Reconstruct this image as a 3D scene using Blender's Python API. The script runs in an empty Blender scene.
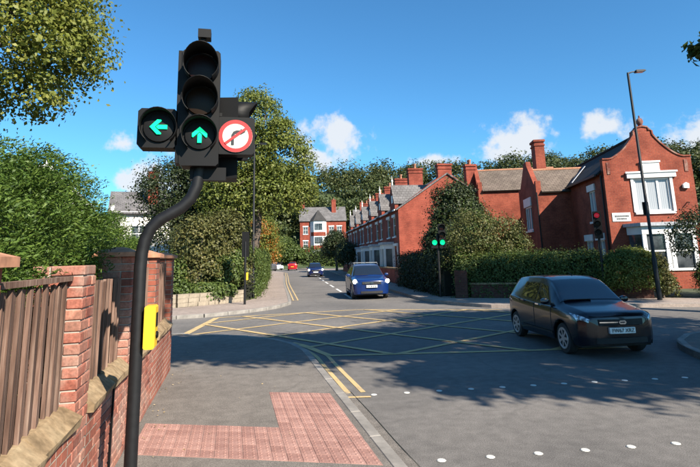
import bpy, bmesh, math, random
import numpy as np
from mathutils import Vector, Matrix

# ---------------------------------------------------------------- camera, sky, sun, exposure
scene = bpy.context.scene
R = math.radians
CAM_YAW, CAM_PITCH, CAM_ROLL = 12.834, 11.0, -1.4994      # degrees; yaw to the right of +Y
cam_data = bpy.data.cameras.new('camera')
cam = bpy.data.objects.new('camera', cam_data)
scene.collection.objects.link(cam)
_y, _p, _r = R(CAM_YAW), R(CAM_PITCH), R(CAM_ROLL)
_f = Vector((math.sin(_y)*math.cos(_p), math.cos(_y)*math.cos(_p), math.sin(_p)))
_rt = Vector((math.cos(_y), -math.sin(_y), 0)); _up = _rt.cross(_f)
_rt2 = _rt*math.cos(_r) + _up*math.sin(_r); _up2 = _up*math.cos(_r) - _rt*math.sin(_r)
cam.matrix_world = Matrix(((_rt2.x, _up2.x, -_f.x, 0), (_rt2.y, _up2.y, -_f.y, 0), (_rt2.z, _up2.z, -_f.z, 1.92), (0, 0, 0, 1)))
cam_data.sensor_width = 36.0
cam_data.lens = 36.0*520/700
cam_data.shift_y = -(233.5-156.8)/700
cam_data.clip_start = 0.05; cam_data.clip_end = 3000
scene.camera = cam
scene.render.resolution_x = 1024; scene.render.resolution_y = 683

SUN_EL = 36.0
SUN_DIR = Vector((0.47, -0.883, 0)).normalized()          # horizontal direction towards the sun
world = bpy.data.worlds.new('World'); scene.world = world; world.use_nodes = True
wn, wl = world.node_tree.nodes, world.node_tree.links
wn.clear()
w_out = wn.new('ShaderNodeOutputWorld'); w_bg = wn.new('ShaderNodeBackground')
w_sky = wn.new('ShaderNodeTexSky'); w_sky.sky_type = 'NISHITA'; w_sky.sun_disc = False
w_sky.sun_elevation = R(SUN_EL); w_sky.sun_rotation = math.atan2(SUN_DIR.x, SUN_DIR.y)
w_sky.altitude = 50; w_sky.air_density = 1.0; w_sky.dust_density = 0.35; w_sky.ozone_density = 2.5
w_bg.inputs['Strength'].default_value = 0.05
sun_data = bpy.data.lights.new('sun', 'SUN'); sun_data.energy = 5.0; sun_data.angle = R(0.53); sun_data.color = (1.0, 0.90, 0.76)
sun = bpy.data.objects.new('sun', sun_data); scene.collection.objects.link(sun)
_sd = Vector((SUN_DIR.x*math.cos(R(SUN_EL)), SUN_DIR.y*math.cos(R(SUN_EL)), math.sin(R(SUN_EL))))
sun.rotation_euler = _sd.to_track_quat('Z', 'Y').to_euler(); sun.location = _sd*60
scene.view_settings.view_transform = 'Standard'; scene.view_settings.look = 'None'
scene.view_settings.gamma = 1.0; scene.view_settings.use_curve_mapping = False
scene.view_settings.exposure = 1.25

# small cumulus clouds low over the horizon, all the way round
def wmath(op, a, b=None, clamp=False):
    n = wn.new('ShaderNodeMath'); n.operation = op; n.use_clamp = clamp
    for i, v in enumerate((a, b)):
        if v is None: continue
        if isinstance(v, (int, float)): n.inputs[i].default_value = v
        else: wl.new(v, n.inputs[i])
    return n.outputs[0]
w_tc = wn.new('ShaderNodeTexCoord')
CLOUDS = [(.185, .957, .222, .075, .055), (.150, .969, .196, .060, .036), (.512, .834, .200, .080, .050), (.480, .855, .182, .06, .030),
          (.624, .753, .213, .05, .028), (.735, .655, .172, .085, .045), (-.19, .960, .208, .05, .022), (-.154, .978, .137, .070, .06), (.373, .911, .178, .08, .016)]
_rg = random.Random(4)
for k in range(16):
    az = R(70 + k*17 + _rg.uniform(-6, 6)); el = R(_rg.uniform(7, 16)); s = _rg.uniform(.04, .075)
    CLOUDS.append((math.sin(az)*math.cos(el), math.cos(az)*math.cos(el), math.sin(el), s, s*.6))
acc = None
for cx, cy, cz, a, b in CLOUDS:
    sub = wn.new('ShaderNodeVectorMath'); sub.operation = 'SUBTRACT'; wl.new(w_tc.outputs['Generated'], sub.inputs[0]); sub.inputs[1].default_value = (cx, cy, cz)
    mul = wn.new('ShaderNodeVectorMath'); mul.operation = 'MULTIPLY'; wl.new(sub.outputs[0], mul.inputs[0]); mul.inputs[1].default_value = (1/a, 1/a, 1/b)
    ln = wn.new('ShaderNodeVectorMath'); ln.operation = 'LENGTH'; wl.new(mul.outputs[0], ln.inputs[0])
    m = wmath('SUBTRACT', 1.0, ln.outputs['Value'])
    acc = m if acc is None else wmath('MAXIMUM', acc, m)
nz = wn.new('ShaderNodeTexNoise'); nz.inputs['Scale'].default_value = 22; nz.inputs['Detail'].default_value = 7; nz.inputs['Roughness'].default_value = .58
wl.new(w_tc.outputs['Generated'], nz.inputs['Vector'])
dens = wmath('ADD', acc, wmath('MULTIPLY', wmath('SUBTRACT', nz.outputs[0], 0.52), 3.2))
mr = wn.new('ShaderNodeMapRange'); mr.interpolation_type = 'SMOOTHSTEP'; wl.new(dens, mr.inputs['Value'])
mr.inputs['From Min'].default_value = 0.0; mr.inputs['From Max'].default_value = 0.75
core = wmath('GREATER_THAN', acc, -0.55)
mask = wmath('MULTIPLY', mr.outputs[0], core)
mask = wmath('MULTIPLY', mask, 0.93)
mixc = wn.new('ShaderNodeMix'); mixc.data_type = 'RGBA'
tint = wn.new('ShaderNodeMix'); tint.data_type = 'RGBA'; tint.blend_type = 'MULTIPLY'; tint.inputs[0].default_value = 1.0
wl.new(w_sky.outputs[0], tint.inputs[6]); tint.inputs[7].default_value = (0.64, 1.32, 1.66, 1)
wl.new(mask, mixc.inputs[0]); wl.new(tint.outputs[2], mixc.inputs[6]); mixc.inputs[7].default_value = (7.2, 7.5, 7.9, 1)
wl.new(mixc.outputs[2], w_bg.inputs['Color']); wl.new(w_bg.outputs[0], w_out.inputs[0])

# ---------------------------------------------------------------- helpers
COL = scene.collection
rng = np.random.default_rng(11); rnd = random.Random(11)
MATS = {}

class NT:
    """short-hand for building a material's node tree"""
    def __init__(s, name):
        s.m = bpy.data.materials.new(name); s.m.use_nodes = True; s.t = s.m.node_tree; s.n = s.t.nodes; s.l = s.t.links
        s.b = s.n['Principled BSDF']; s.out = s.n['Material Output']; s.tc = s.n.new('ShaderNodeTexCoord')
    def set(s, inp, v):
        if hasattr(v, 'links') or isinstance(v, bpy.types.NodeSocket): s.l.new(v, inp)
        elif isinstance(v, tuple) and len(v) == 3 and inp.type == 'RGBA': inp.default_value = (*v, 1)
        else: inp.default_value = v
    def noise(s, scale, detail=4, rough=.55, vec=None, dist=0):
        n = s.n.new('ShaderNodeTexNoise'); n.inputs['Scale'].default_value = scale; n.inputs['Detail'].default_value = detail; n.inputs['Roughness'].default_value = rough
        n.inputs['Distortion'].default_value = dist
        s.l.new(vec if vec is not None else s.tc.outputs['Object'], n.inputs['Vector']); return n.outputs[0]
    def ramp(s, f, stops):
        n = s.n.new('ShaderNodeValToRGB'); e = n.color_ramp.elements
        while len(e) < len(stops): e.new(.5)
        for el, (p, c) in zip(e, stops):
            el.position = p; el.color = (*c, 1) if len(c) == 3 else c
        s.l.new(f, n.inputs[0]); return n.outputs[0]
    def mix(s, f, a, b, mode='MIX'):
        n = s.n.new('ShaderNodeMix'); n.data_type = 'RGBA'; n.blend_type = mode
        s.set(n.inputs[0], f); s.set(n.inputs[6], a); s.set(n.inputs[7], b); return n.outputs[2]
    def math(s, op, a, b=0.0):
        n = s.n.new('ShaderNodeMath'); n.operation = op; s.set(n.inputs[0], a); s.set(n.inputs[1], b); return n.outputs[0]
    def bump(s, h, strength=.4, dist=.01):
        n = s.n.new('ShaderNodeBump'); n.inputs['Strength'].default_value = strength; n.inputs['Distance'].default_value = dist
        s.l.new(h, n.inputs['Height']); s.l.new(n.outputs[0], s.b.inputs['Normal'])
    def done(s, color=None, rough=None, metal=None, spec=None):
        if color is not None: s.set(s.b.inputs['Base Color'], color)
        if rough is not None: s.set(s.b.inputs['Roughness'], rough)
        if metal is not None: s.b.inputs['Metallic'].default_value = metal
        if spec is not None: s.b.inputs['Specular IOR Level'].default_value = spec
        return s.m

def simple(name, color, rough=.6, metal=0, spec=.5, var=.18, scale=9):
    t = NT(name); c = t.noise(scale, 5)
    k = lambda f: tuple(min(1, x*f) for x in color)
    return t.done(t.ramp(c, [(.3, k(1-var)), (.7, k(1+var))]), rough, metal, spec)

def leafmat(name, dark, mid, light, trans=.3, patch=1.0):
    t = NT(name); geo = t.n.new('ShaderNodeNewGeometry')
    r = t.ramp(geo.outputs['Random Per Island'], [(0.0, dark), (.45, mid), (1.0, light)])
    n = t.noise(patch, 3)
    c = t.mix(t.ramp(n, [(.35, (0, 0, 0)), (.65, (1, 1, 1))]), r, mid)
    t.done(c, .55, 0, .35)
    tr = t.n.new('ShaderNodeBsdfTranslucent'); t.l.new(c, tr.inputs[0])
    mx = t.n.new('ShaderNodeMixShader'); mx.inputs[0].default_value = trans
    t.l.new(t.b.outputs[0], mx.inputs[1]); t.l.new(tr.outputs[0], mx.inputs[2]); t.l.new(mx.outputs[0], t.out.inputs[0])
    return t.m

def emis(name, color, strength):
    t = NT(name); t.set(t.b.inputs['Emission Color'], color); t.b.inputs['Emission Strength'].default_value = strength
    return t.done(tuple(c*.6 for c in color), .3)

def brickmat(name, c1, c2, mortar, scale=1.0, bump=.5):
    """brick courses on any upright face, in the object's own metres"""
    t = NT(name)
    sep = t.n.new('ShaderNodeSeparateXYZ'); t.l.new(t.tc.outputs['Object'], sep.inputs[0])
    sn = t.n.new('ShaderNodeSeparateXYZ'); t.l.new(t.tc.outputs['Normal'], sn.inputs[0])
    ax = t.math('ABSOLUTE', sn.outputs[0]); ay = t.math('ABSOLUTE', sn.outputs[1])
    g = t.math('GREATER_THAN', ax, ay)
    mx = t.n.new('ShaderNodeMix'); t.l.new(g, mx.inputs[0]); t.l.new(sep.outputs[0], mx.inputs[2]); t.l.new(sep.outputs[1], mx.inputs[3])
    cb = t.n.new('ShaderNodeCombineXYZ'); t.l.new(mx.outputs[0], cb.inputs[0]); t.l.new(sep.outputs[2], cb.inputs[1])
    b = t.n.new('ShaderNodeTexBrick'); t.l.new(cb.outputs[0], b.inputs['Vector'])
    b.inputs['Scale'].default_value = scale; b.inputs['Brick Width'].default_value = .225; b.inputs['Row Height'].default_value = .075
    b.inputs['Mortar Size'].default_value = .006; b.inputs['Bias'].default_value = 0
    b.inputs['Color1'].default_value = (*c1, 1); b.inputs['Color2'].default_value = (*c2, 1); b.inputs['Mortar'].default_value = (*mortar, 1)
    n = t.noise(1.1, 5); dirt = t.ramp(n, [(.3, (.55, .5, .5)), (.6, (1, 1, 1))])
    n2 = t.noise(14, 4); v = t.ramp(n2, [(.3, (.75, .72, .7)), (.7, (1.15, 1.12, 1.1))])
    c = t.mix(1.0, t.mix(1.0, b.outputs['Color'], dirt, 'MULTIPLY'), v, 'MULTIPLY')
    return t.done(c, .85, 0, .25)

def slatemat(name, base, light, row=.25, wid=.3):
    t = NT(name)
    b = t.n.new('ShaderNodeTexBrick'); t.l.new(t.tc.outputs['UV'], b.inputs['Vector'])
    b.inputs['Scale'].default_value = 1; b.inputs['Brick Width'].default_value = wid; b.inputs['Row Height'].default_value = row
    b.inputs['Mortar Size'].default_value = .012
    b.inputs['Color1'].default_value = (*base, 1); b.inputs['Color2'].default_value = (*light, 1); b.inputs['Mortar'].default_value = (*[x*.4 for x in base], 1)
    n = t.noise(.9, 5); w = t.ramp(n, [(.3, (.7, .7, .68)), (.65, (1.1, 1.1, 1.08))])
    c = t.mix(1.0, b.outputs['Color'], w, 'MULTIPLY'); t.bump(b.outputs['Fac'], .5, .01)
    return t.done(c, .8, 0, .2)

def asphalt(name, a, b, c, lightspeck=.25):
    t = NT(name)
    fine = t.noise(90, 3, .7); mid = t.noise(6, 5, .6); big = t.noise(.35, 4, .6)
    base = t.ramp(big, [(.3, a), (.5, b), (.72, c)])
    m = t.ramp(mid, [(.3, (.80, .80, .80)), (.7, (1.15, 1.15, 1.15))])
    f = t.ramp(fine, [(.38, (.62, .62, .62)), (.5, (1, 1, 1)), (.66, (1+lightspeck*2,)*3)])
    col = t.mix(1.0, t.mix(1.0, base, m, 'MULTIPLY'), f, 'MULTIPLY')
    # hairline cracks and stains
    vo = t.n.new('ShaderNodeTexVoronoi'); vo.feature = 'DISTANCE_TO_EDGE'; vo.inputs['Scale'].default_value = .42
    wv = t.n.new('ShaderNodeVectorMath'); wv.operation = 'MULTIPLY_ADD'
    nn = t.n.new('ShaderNodeTexNoise'); nn.inputs['Scale'].default_value = 1.6; nn.inputs['Detail'].default_value = 5; t.l.new(t.tc.outputs['Object'], nn.inputs['Vector'])
    t.l.new(nn.outputs['Color'], wv.inputs[0]); wv.inputs[1].default_value = (.7, .7, 0); t.l.new(t.tc.outputs['Object'], wv.inputs[2]); t.l.new(wv.outputs[0], vo.inputs['Vector'])
    cr = t.ramp(vo.outputs[0], [(0.0, (.55, .55, .55)), (.006, (.55, .55, .55)), (.012, (1, 1, 1))])
    col = t.mix(t.math('MULTIPLY', t.ramp(big, [(.45, (0, 0, 0)), (.6, (1, 1, 1))]), .3), col, t.mix(1.0, col, cr, 'MULTIPLY'))
    t.bump(fine, .5, .004)
    return t.done(col, .88, 0, .3)

def paintmat(name, color, rough=.3):
    t = NT(name); t.b.inputs['Coat Weight'].default_value = .6; t.b.inputs['Coat Roughness'].default_value = .06
    n = t.noise(3, 4); 
    return t.done(t.ramp(n, [(.3, tuple(c*.9 for c in color)), (.7, tuple(c*1.1 for c in color))]), rough, 0, .35)

def wornpaint(name, color, under):
    t = NT(name); n = t.noise(30, 4, .7); n2 = t.noise(2.2, 4, .6)
    f = t.math('ADD', t.math('MULTIPLY', n, .6), t.math('MULTIPLY', n2, .5))
    return t.done(t.mix(t.ramp(f, [(.55, (0, 0, 0)), (.68, (1, 1, 1))]), color, under), .75, 0, .3)

M = MATS
M['road'] = asphalt('asphalt_road', (.102, .096, .091), (.135, .126, .118), (.172, .159, .147))
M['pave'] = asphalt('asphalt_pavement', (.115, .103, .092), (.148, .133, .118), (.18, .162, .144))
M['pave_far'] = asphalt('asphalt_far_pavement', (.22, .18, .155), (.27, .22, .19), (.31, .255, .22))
M['kerb'] = simple('kerb_concrete', (.205, .19, .172), .85, var=.25, scale=6)
t = NT('tactile_red'); n = t.noise(7, 5); n2 = t.noise(60, 3)
_oi = t.n.new('ShaderNodeObjectInfo')
c = t.ramp(n, [(.3, (.28, .15, .125)), (.7, (.36, .21, .178))]); c = t.mix(1.0, c, t.ramp(n2, [(.3, (.8, .8, .8)), (.7, (1.1, 1.1, 1.1))]), 'MULTIPLY')
c = t.mix(1.0, c, t.ramp(_oi.outputs['Random'], [(0, (.82, .8, .8)), (1, (1.08, 1.1, 1.1))]), 'MULTIPLY')
M['tactile'] = t.done(c, .85, 0, .25)
M['yellow_line'] = wornpaint('yellow_road_paint', (.50, .36, .17), (.26, .21, .15))
M['white_line'] = wornpaint('white_road_paint', (.62, .62, .6), (.22, .22, .21))
M['stud'] = simple('white_stud', (.50, .50, .47), .5, var=.1)
M['soil'] = simple('garden_soil', (.05, .06, .025), .95, var=.4, scale=3)
M['grass'] = simple('hill_grass', (.05, .075, .025), .95, var=.4, scale=.2)
def bricks_single(name, stops):
    t = NT(name); oi = t.n.new('ShaderNodeObjectInfo'); ge = t.n.new('ShaderNodeNewGeometry').outputs['Position']; n = t.noise(24, 5, .65, ge); n2 = t.noise(2.6, 5, .6, ge); n3 = t.noise(70, 3, .6, ge)
    c = t.ramp(oi.outputs['Random'], stops)
    c = t.mix(1.0, c, t.ramp(n, [(.25, (.66, .62, .6)), (.7, (1.15, 1.12, 1.1))]), 'MULTIPLY')
    c = t.mix(t.ramp(n2, [(.46, (0, 0, 0)), (.68, (.75, .75, .75))]), c, (.33, .24, .195))
    c = t.mix(t.ramp(n2, [(.28, (.7, .7, .7)), (.42, (0, 0, 0))]), c, (.085, .055, .042))
    c = t.mix(1.0, c, t.ramp(n3, [(.3, (.75, .74, .73)), (.7, (1.15, 1.15, 1.15))]), 'MULTIPLY')
    t.bump(n, .5, .004); return t.done(c, .88, 0, .25)
M['brick'] = bricks_single('weathered_red_brick', [(0, (.17, .055, .04)), (.3, (.33, .125, .09)), (.55, (.25, .085, .06)), (.8, (.37, .18, .13)), (1, (.28, .13, .10))])
M['brick_dark'] = bricks_single('dark_red_brick', [(0, (.13, .035, .026)), (.6, (.19, .05, .035)), (1, (.26, .075, .045))])
M['mortar'] = simple('mortar', (.33, .29, .25), .95, var=.2, scale=14)
M['brick_far'] = brickmat('wall_brick_joined', (.30, .095, .062), (.36, .14, .098), (.33, .29, .25))
t = NT('sandstone_coping'); n = t.noise(4, 6); n2 = t.noise(18, 5)
c = t.ramp(n, [(.3, (.13, .09, .055)), (.5, (.28, .20, .125)), (.7, (.35, .27, .18))]); c = t.mix(1.0, c, t.ramp(n2, [(.3, (.6, .6, .55)), (.7, (1.1, 1.1, 1.05))]), 'MULTIPLY'); t.bump(n2, .6, .01)
M['stone'] = t.done(c, .9, 0, .2)
M['stone_pale'] = simple('pale_sandstone', (.22, .185, .14), .9, var=.3, scale=5)
t = NT('weathered_timber'); sp = t.n.new('ShaderNodeMapping'); sp.inputs['Scale'].default_value = (30, 30, 1.2); t.l.new(t.tc.outputs['Object'], sp.inputs[0])
n = t.noise(1.6, 6, .65, sp.outputs[0]); n2 = t.noise(2.4, 4); oi = t.n.new('ShaderNodeObjectInfo')
c = t.ramp(n, [(.28, (.05, .028, .022)), (.5, (.15, .095, .075)), (.72, (.27, .20, .165))])
c = t.mix(1.0, c, t.ramp(oi.outputs['Random'], [(0, (.65, .62, .6)), (1, (1.3, 1.28, 1.25))]), 'MULTIPLY')
c = t.mix(1.0, c, t.ramp(n2, [(.3, (.7, .68, .66)), (.7, (1.15, 1.15, 1.15))]), 'MULTIPLY'); t.bump(n, .7, .006)
M['timber'] = t.done(c, .85, 0, .2)
M['terracotta'] = simple('terracotta_cap', (.36, .17, .10), .85, var=.3, scale=12)
M['black_pole'] = simple('black_pole_paint', (.008, .008, .009), .5, 0, .35, .25, 20)
M['black_plastic'] = simple('black_plastic', (.0032, .0032, .0036), .55, 0, .22, .2)
M['dark_lens'] = simple('unlit_lens', (.010, .002, .0015), .4, 0, .2)
M['dark_amber'] = simple('unlit_amber_lens', (.012, .005, .001), .4, 0, .2)
M['green_lit'] = emis('green_arrow_light', (.0, .80, .30), .50)
M['red_lit'] = emis('red_signal_light', (.8, .02, .05), .12)
M['sign_white'] = emis('lit_sign_face', (.95, .93, .85), .03); M['sign_white'].node_tree.nodes['Principled BSDF'].inputs['Base Color'].default_value = (.56, .53, .44, 1)
M['sign_red'] = simple('sign_red', (.45, .02, .018), .4, var=.05)
M['sign_black'] = simple('sign_black', (.02, .02, .02), .4, var=.05)
M['yellow_box'] = simple('yellow_button_box', (.60, .36, .012), .6, var=.05)
M['steel'] = simple('galvanised_steel', (.30, .31, .32), .5, .6, var=.15)
M['house_brick'] = brickmat('villa_brick', (.25, .052, .030), (.30, .070, .038), (.22, .105, .078))
M['terrace_brick'] = brickmat('terrace_brick', (.25, .048, .030), (.30, .066, .040), (.22, .10, .07))
M['shaded_brick'] = brickmat('shaded_brick', (.07, .030, .022), (.10, .04, .03), (.09, .07, .06))  # brick colour darkened to stand in for shade on hedge wall and gate pier
M['slate'] = slatemat('grey_slate', (.12, .115, .118), (.165, .157, .16))
M['tile'] = slatemat('brown_tile', (.125, .098, .082), (.16, .128, .105))
M['dark_slate'] = slatemat('dark_slate', (.028, .026, .027), (.042, .039, .039))
M['white'] = simple('white_paint', (.66, .66, .65), .5, var=.06, scale=3)
M['render'] = simple('white_render', (.72, .70, .66), .8, var=.1, scale=2)
M['lead'] = simple('lead_flashing', (.33, .35, .38), .6, var=.2)
t = NT('window_glass'); n = t.noise(1.3, 3)
M['glass'] = t.done(t.ramp(n, [(.35, (.02, .025, .03)), (.65, (.10, .11, .12))]), .06, 0, .6)
t = NT('curtained_glass'); wv = t.n.new('ShaderNodeTexWave'); wv.inputs['Scale'].default_value = 3.5; wv.inputs['Distortion'].default_value = 2; t.l.new(t.tc.outputs['Object'], wv.inputs['Vector'])
M['curtain'] = t.done(t.ramp(wv.outputs[0], [(.2, (.27, .28, .30)), (.8, (.36, .37, .39))]), .08, 0, .6)
M['sign_plate'] = simple('street_name_plate', (.50, .50, .50), .5, var=.08)
M['car_black'] = paintmat('black_car_paint', (.0025, .0032, .0075), .22)
M['car_blue'] = paintmat('blue_car_paint', (.004, .019, .095), .3)
M['car_navy'] = paintmat('navy_car_paint', (.006, .012, .06), .3)
M['car_red'] = paintmat('red_car_paint', (.28, .008, .012), .3)
M['car_grey'] = paintmat('grey_car_paint', (.06, .06, .065), .3)
M['car_white'] = paintmat('white_car_paint', (.65, .65, .65), .3)
t = NT('car_glass'); t.b.inputs['IOR'].default_value = 2.1; M['car_glass'] = t.done((.010, .013, .018), .03, 0, .5)
M['rubber'] = simple('tyre_rubber', (.018, .018, .018), .85)
M['alloy'] = simple('alloy_rim', (.42, .43, .45), .35, .7, var=.08)
M['chrome'] = simple('chrome', (.75, .76, .78), .15, 1.0, var=.03)
t = NT('headlamp_glass'); n = t.noise(22, 2); M['headlamp'] = t.done(t.ramp(n, [(.4, (.16, .18, .21)), (.6, (.7, .74, .78))]), .08, .35, .6)
M['lamp_on'] = emis('lit_headlamp', (1, .97, .9), 5.0)
M['tail_on'] = emis('lit_tail_lamp', (1, .12, .04), 2.0)
M['plate'] = simple('number_plate', (.70, .71, .70), .45, var=.04)
M['bark'] = simple('bark', (.085, .065, .05), .95, var=.45, scale=8)
M['bark_pale'] = simple('pale_bark', (.17, .145, .12), .9, var=.4, scale=8)
M['leaf_lime'] = leafmat('yellow_green_leaves', (.040, .060, .012), (.125, .155, .028), (.24, .245, .055), .36, .5)
M['leaf_sun'] = leafmat('sunny_olive_leaves', (.05, .075, .013), (.155, .18, .030), (.31, .30, .065), .40, .8)
M['leaf_con'] = leafmat('conifer_sprays', (.012, .032, .006), (.065, .120, .018), (.17, .24, .045), .32, 2.2)
M['leaf_dark'] = leafmat('dark_evergreen_leaves', (.010, .018, .006), (.022, .036, .010), (.05, .06, .018), .15, .8)
M['leaf_mid'] = leafmat('mid_green_leaves', (.025, .045, .010), (.065, .10, .022), (.15, .18, .04), .28, .8)
M['leaf_olive'] = leafmat('olive_shrub_leaves', (.03, .04, .012), (.085, .09, .025), (.18, .15, .05), .25, .9)
M['leaf_rust'] = leafmat('autumn_leaves', (.16, .06, .01), (.30, .12, .02), (.36, .22, .03), .3, .9)
M['leaf_hill'] = leafmat('woodland_leaves', (.018, .030, .010), (.05, .068, .02), (.12, .12, .035), .2, .06)
M['core'] = simple('inner_twigs', (.010, .012, .006), .95, var=.3)
M['litter'] = leafmat('fallen_leaves', (.25, .16, .06), (.40, .30, .15), (.6, .5, .35), .1)

def mesh_obj(name, verts, faces, mat=None, parent=None, smooth=False, uvs=None):
    me = bpy.data.meshes.new(name); me.from_pydata([tuple(v) for v in verts], [], faces); me.update()
    if smooth: me.polygons.foreach_set('use_smooth', [True]*len(me.polygons))
    return link(name, me, mat, parent)

def link(name, me, mat=None, parent=None, loc=(0, 0, 0), rot=(0, 0, 0)):
    if mat is not None and not me.materials: me.materials.append(M[mat] if isinstance(mat, str) else mat)
    o = bpy.data.objects.new(name, me); COL.objects.link(o); o.parent = parent; o.location = loc; o.rotation_euler = rot
    return o

def tag(o, label, cat, group=None):
    o['label'] = label; o['category'] = cat
    if group: o['group'] = group
    return o
def struct(o): o['kind'] = 'structure'; return o
def stuff(o): o['kind'] = 'stuff'; return o
def thing(name, label, cat, loc=(0, 0, 0), rz=0, group=None):
    o = bpy.data.objects.new(name, None); COL.objects.link(o); o.location = loc; o.rotation_euler = (0, 0, rz); o.empty_display_size = .3
    return tag(o, label, cat, group)
def copy_tree(o, parent=None):
    c = o.copy(); COL.objects.link(c); c.parent = parent
    for ch in list(o.children): copy_tree(ch, c)
    return c

class MB:
    """collects boxes, tubes, prisms into one mesh"""
    def __init__(s): s.v = []; s.f = []
    def add(s, v, f):
        b = len(s.v); s.v += [tuple(p) for p in v]; s.f += [tuple(i+b for i in q) for q in f]; return s
    def box(s, x0, x1, y0, y1, z0, z1):
        return s.add([(x0, y0, z0), (x1, y0, z0), (x1, y1, z0), (x0, y1, z0), (x0, y0, z1), (x1, y0, z1), (x1, y1, z1), (x0, y1, z1)],
                     [(0, 3, 2, 1), (4, 5, 6, 7), (0, 1, 5, 4), (1, 2, 6, 5), (2, 3, 7, 6), (3, 0, 4, 7)])
    def prism(s, pts, axis, a0, a1):
        """2-D outline (counter-clockwise) pushed along an axis: 'y' outline in x,z; 'x' outline in y,z; 'z' outline in x,y"""
        n = len(pts)
        def P(p, a): return {'y': (p[0], a, p[1]), 'x': (a, p[0], p[1]), 'z': (p[0], p[1], a)}[axis]
        v = [P(p, a0) for p in pts] + [P(p, a1) for p in pts]
        f = [tuple(range(n))[::-1], tuple(range(n, 2*n))] + [(i, (i+1) % n, n+(i+1) % n, n+i) for i in range(n)]
        return s.add(v, f)
    def tube(s, path, rad, seg=10, cap=True):
        path = [Vector(p) for p in path]; rad = rad if isinstance(rad, (list, tuple)) else [rad]*len(path)
        v, f = [], []; ref = Vector((0.31, 0.77, .55)).normalized()
        for i, p in enumerate(path):
            d = (path[min(i+1, len(path)-1)] - path[max(i-1, 0)]).normalized()
            a = d.cross(ref).normalized(); b = d.cross(a)
            for k in range(seg):
                an = 2*math.pi*k/seg; v.append(p + (a*math.cos(an) + b*math.sin(an))*rad[i])
        for i in range(len(path)-1):
            for k in range(seg): f.append((i*seg+k, i*seg+(k+1) % seg, (i+1)*seg+(k+1) % seg, (i+1)*seg+k))
        if cap: f += [tuple(range(seg)), tuple(range((len(path)-1)*seg, len(path)*seg))[::-1]]
        return s.add(v, f)
    def lathe(s, prof, c=(0, 0, 0), axis='z', seg=20):
        v, f = [], []
        for r, h in prof:
            for k in range(seg):
                an = 2*math.pi*k/seg; x, y = r*math.cos(an), r*math.sin(an)
                q = {'z': (x, y, h), 'y': (x, h, y), 'x': (h, x, y)}[axis]; v.append((q[0]+c[0], q[1]+c[1], q[2]+c[2]))
        for i in range(len(prof)-1):
            for k in range(seg): f.append((i*seg+k, i*seg+(k+1) % seg, (i+1)*seg+(k+1) % seg, (i+1)*seg+k))
        f += [tuple(range(seg))[::-1], tuple(range((len(prof)-1)*seg, len(prof)*seg))]
        return s.add(v, f)
    def build(s, name, mat, parent=None, smooth=False): 
        o = mesh_obj(name, s.v, s.f, mat, parent)
        bm = bmesh.new(); bm.from_mesh(o.data); bmesh.ops.recalc_face_normals(bm, faces=bm.faces); bm.to_mesh(o.data); bm.free()
        if smooth:
            o.data.polygons.foreach_set('use_smooth', [True]*len(o.data.polygons))
            o.data.set_sharp_from_angle(angle=R(38))
        return o

def sheet(name, pts, z, mat, thick=.0, parent=None):
    bm = bmesh.new(); vs = [bm.verts.new((x, y, z)) for x, y in pts]; f = bm.faces.new(vs)
    if f.normal.z < 0 or sum(pts[i][0]*pts[(i+1) % len(pts)][1]-pts[(i+1) % len(pts)][0]*pts[i][1] for i in range(len(pts))) < 0: f.normal_flip()
    if thick:
        r = bmesh.ops.extrude_face_region(bm, geom=[f]); nv = [g for g in r['geom'] if isinstance(g, bmesh.types.BMVert)]
        bmesh.ops.translate(bm, verts=[v for v in vs], vec=(0, 0, -thick))
        bmesh.ops.recalc_face_normals(bm, faces=bm.faces)
    bmesh.ops.triangulate(bm, faces=bm.faces)
    me = bpy.data.meshes.new(name); bm.to_mesh(me); bm.free()
    return link(name, me, mat, parent)

def smooth_line(pts, step=.25):
    """Catmull-Rom through plan points, resampled evenly"""
    P = [np.array(p, float) for p in pts]; P = [2*P[0]-P[1]] + P + [2*P[-1]-P[-2]]; out = []
    for i in range(1, len(P)-2):
        n = max(2, int(np.linalg.norm(P[i+1]-P[i])/step))
        for k in range(n):
            t = k/n; a, b, c, d = P[i-1], P[i], P[i+1], P[i+2]
            out.append(.5*((2*b)+(c-a)*t+(2*a-5*b+4*c-d)*t*t+(3*b-a-3*c+d)*t**3))
    out.append(P[-2]); return np.array(out)

def offset_line(L, d):
    """shift a plan polyline to its right by d"""
    T = np.gradient(L, axis=0); T /= np.linalg.norm(T, axis=1)[:, None]
    return L + np.stack([T[:, 1], -T[:, 0]], 1)*d

def text_mesh(s, size):
    cu = bpy.data.curves.new('lettering', 'FONT'); cu.body = s; cu.size = size; cu.align_x = 'CENTER'; cu.align_y = 'CENTER'; cu.extrude = .002
    o = bpy.data.objects.new('lettering', cu); COL.objects.link(o)
    dg = bpy.context.evaluated_depsgraph_get(); me = bpy.data.meshes.new_from_object(o.evaluated_get(dg))
    bpy.data.objects.remove(o); bpy.data.curves.remove(cu); me.materials.clear(); return me

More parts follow.
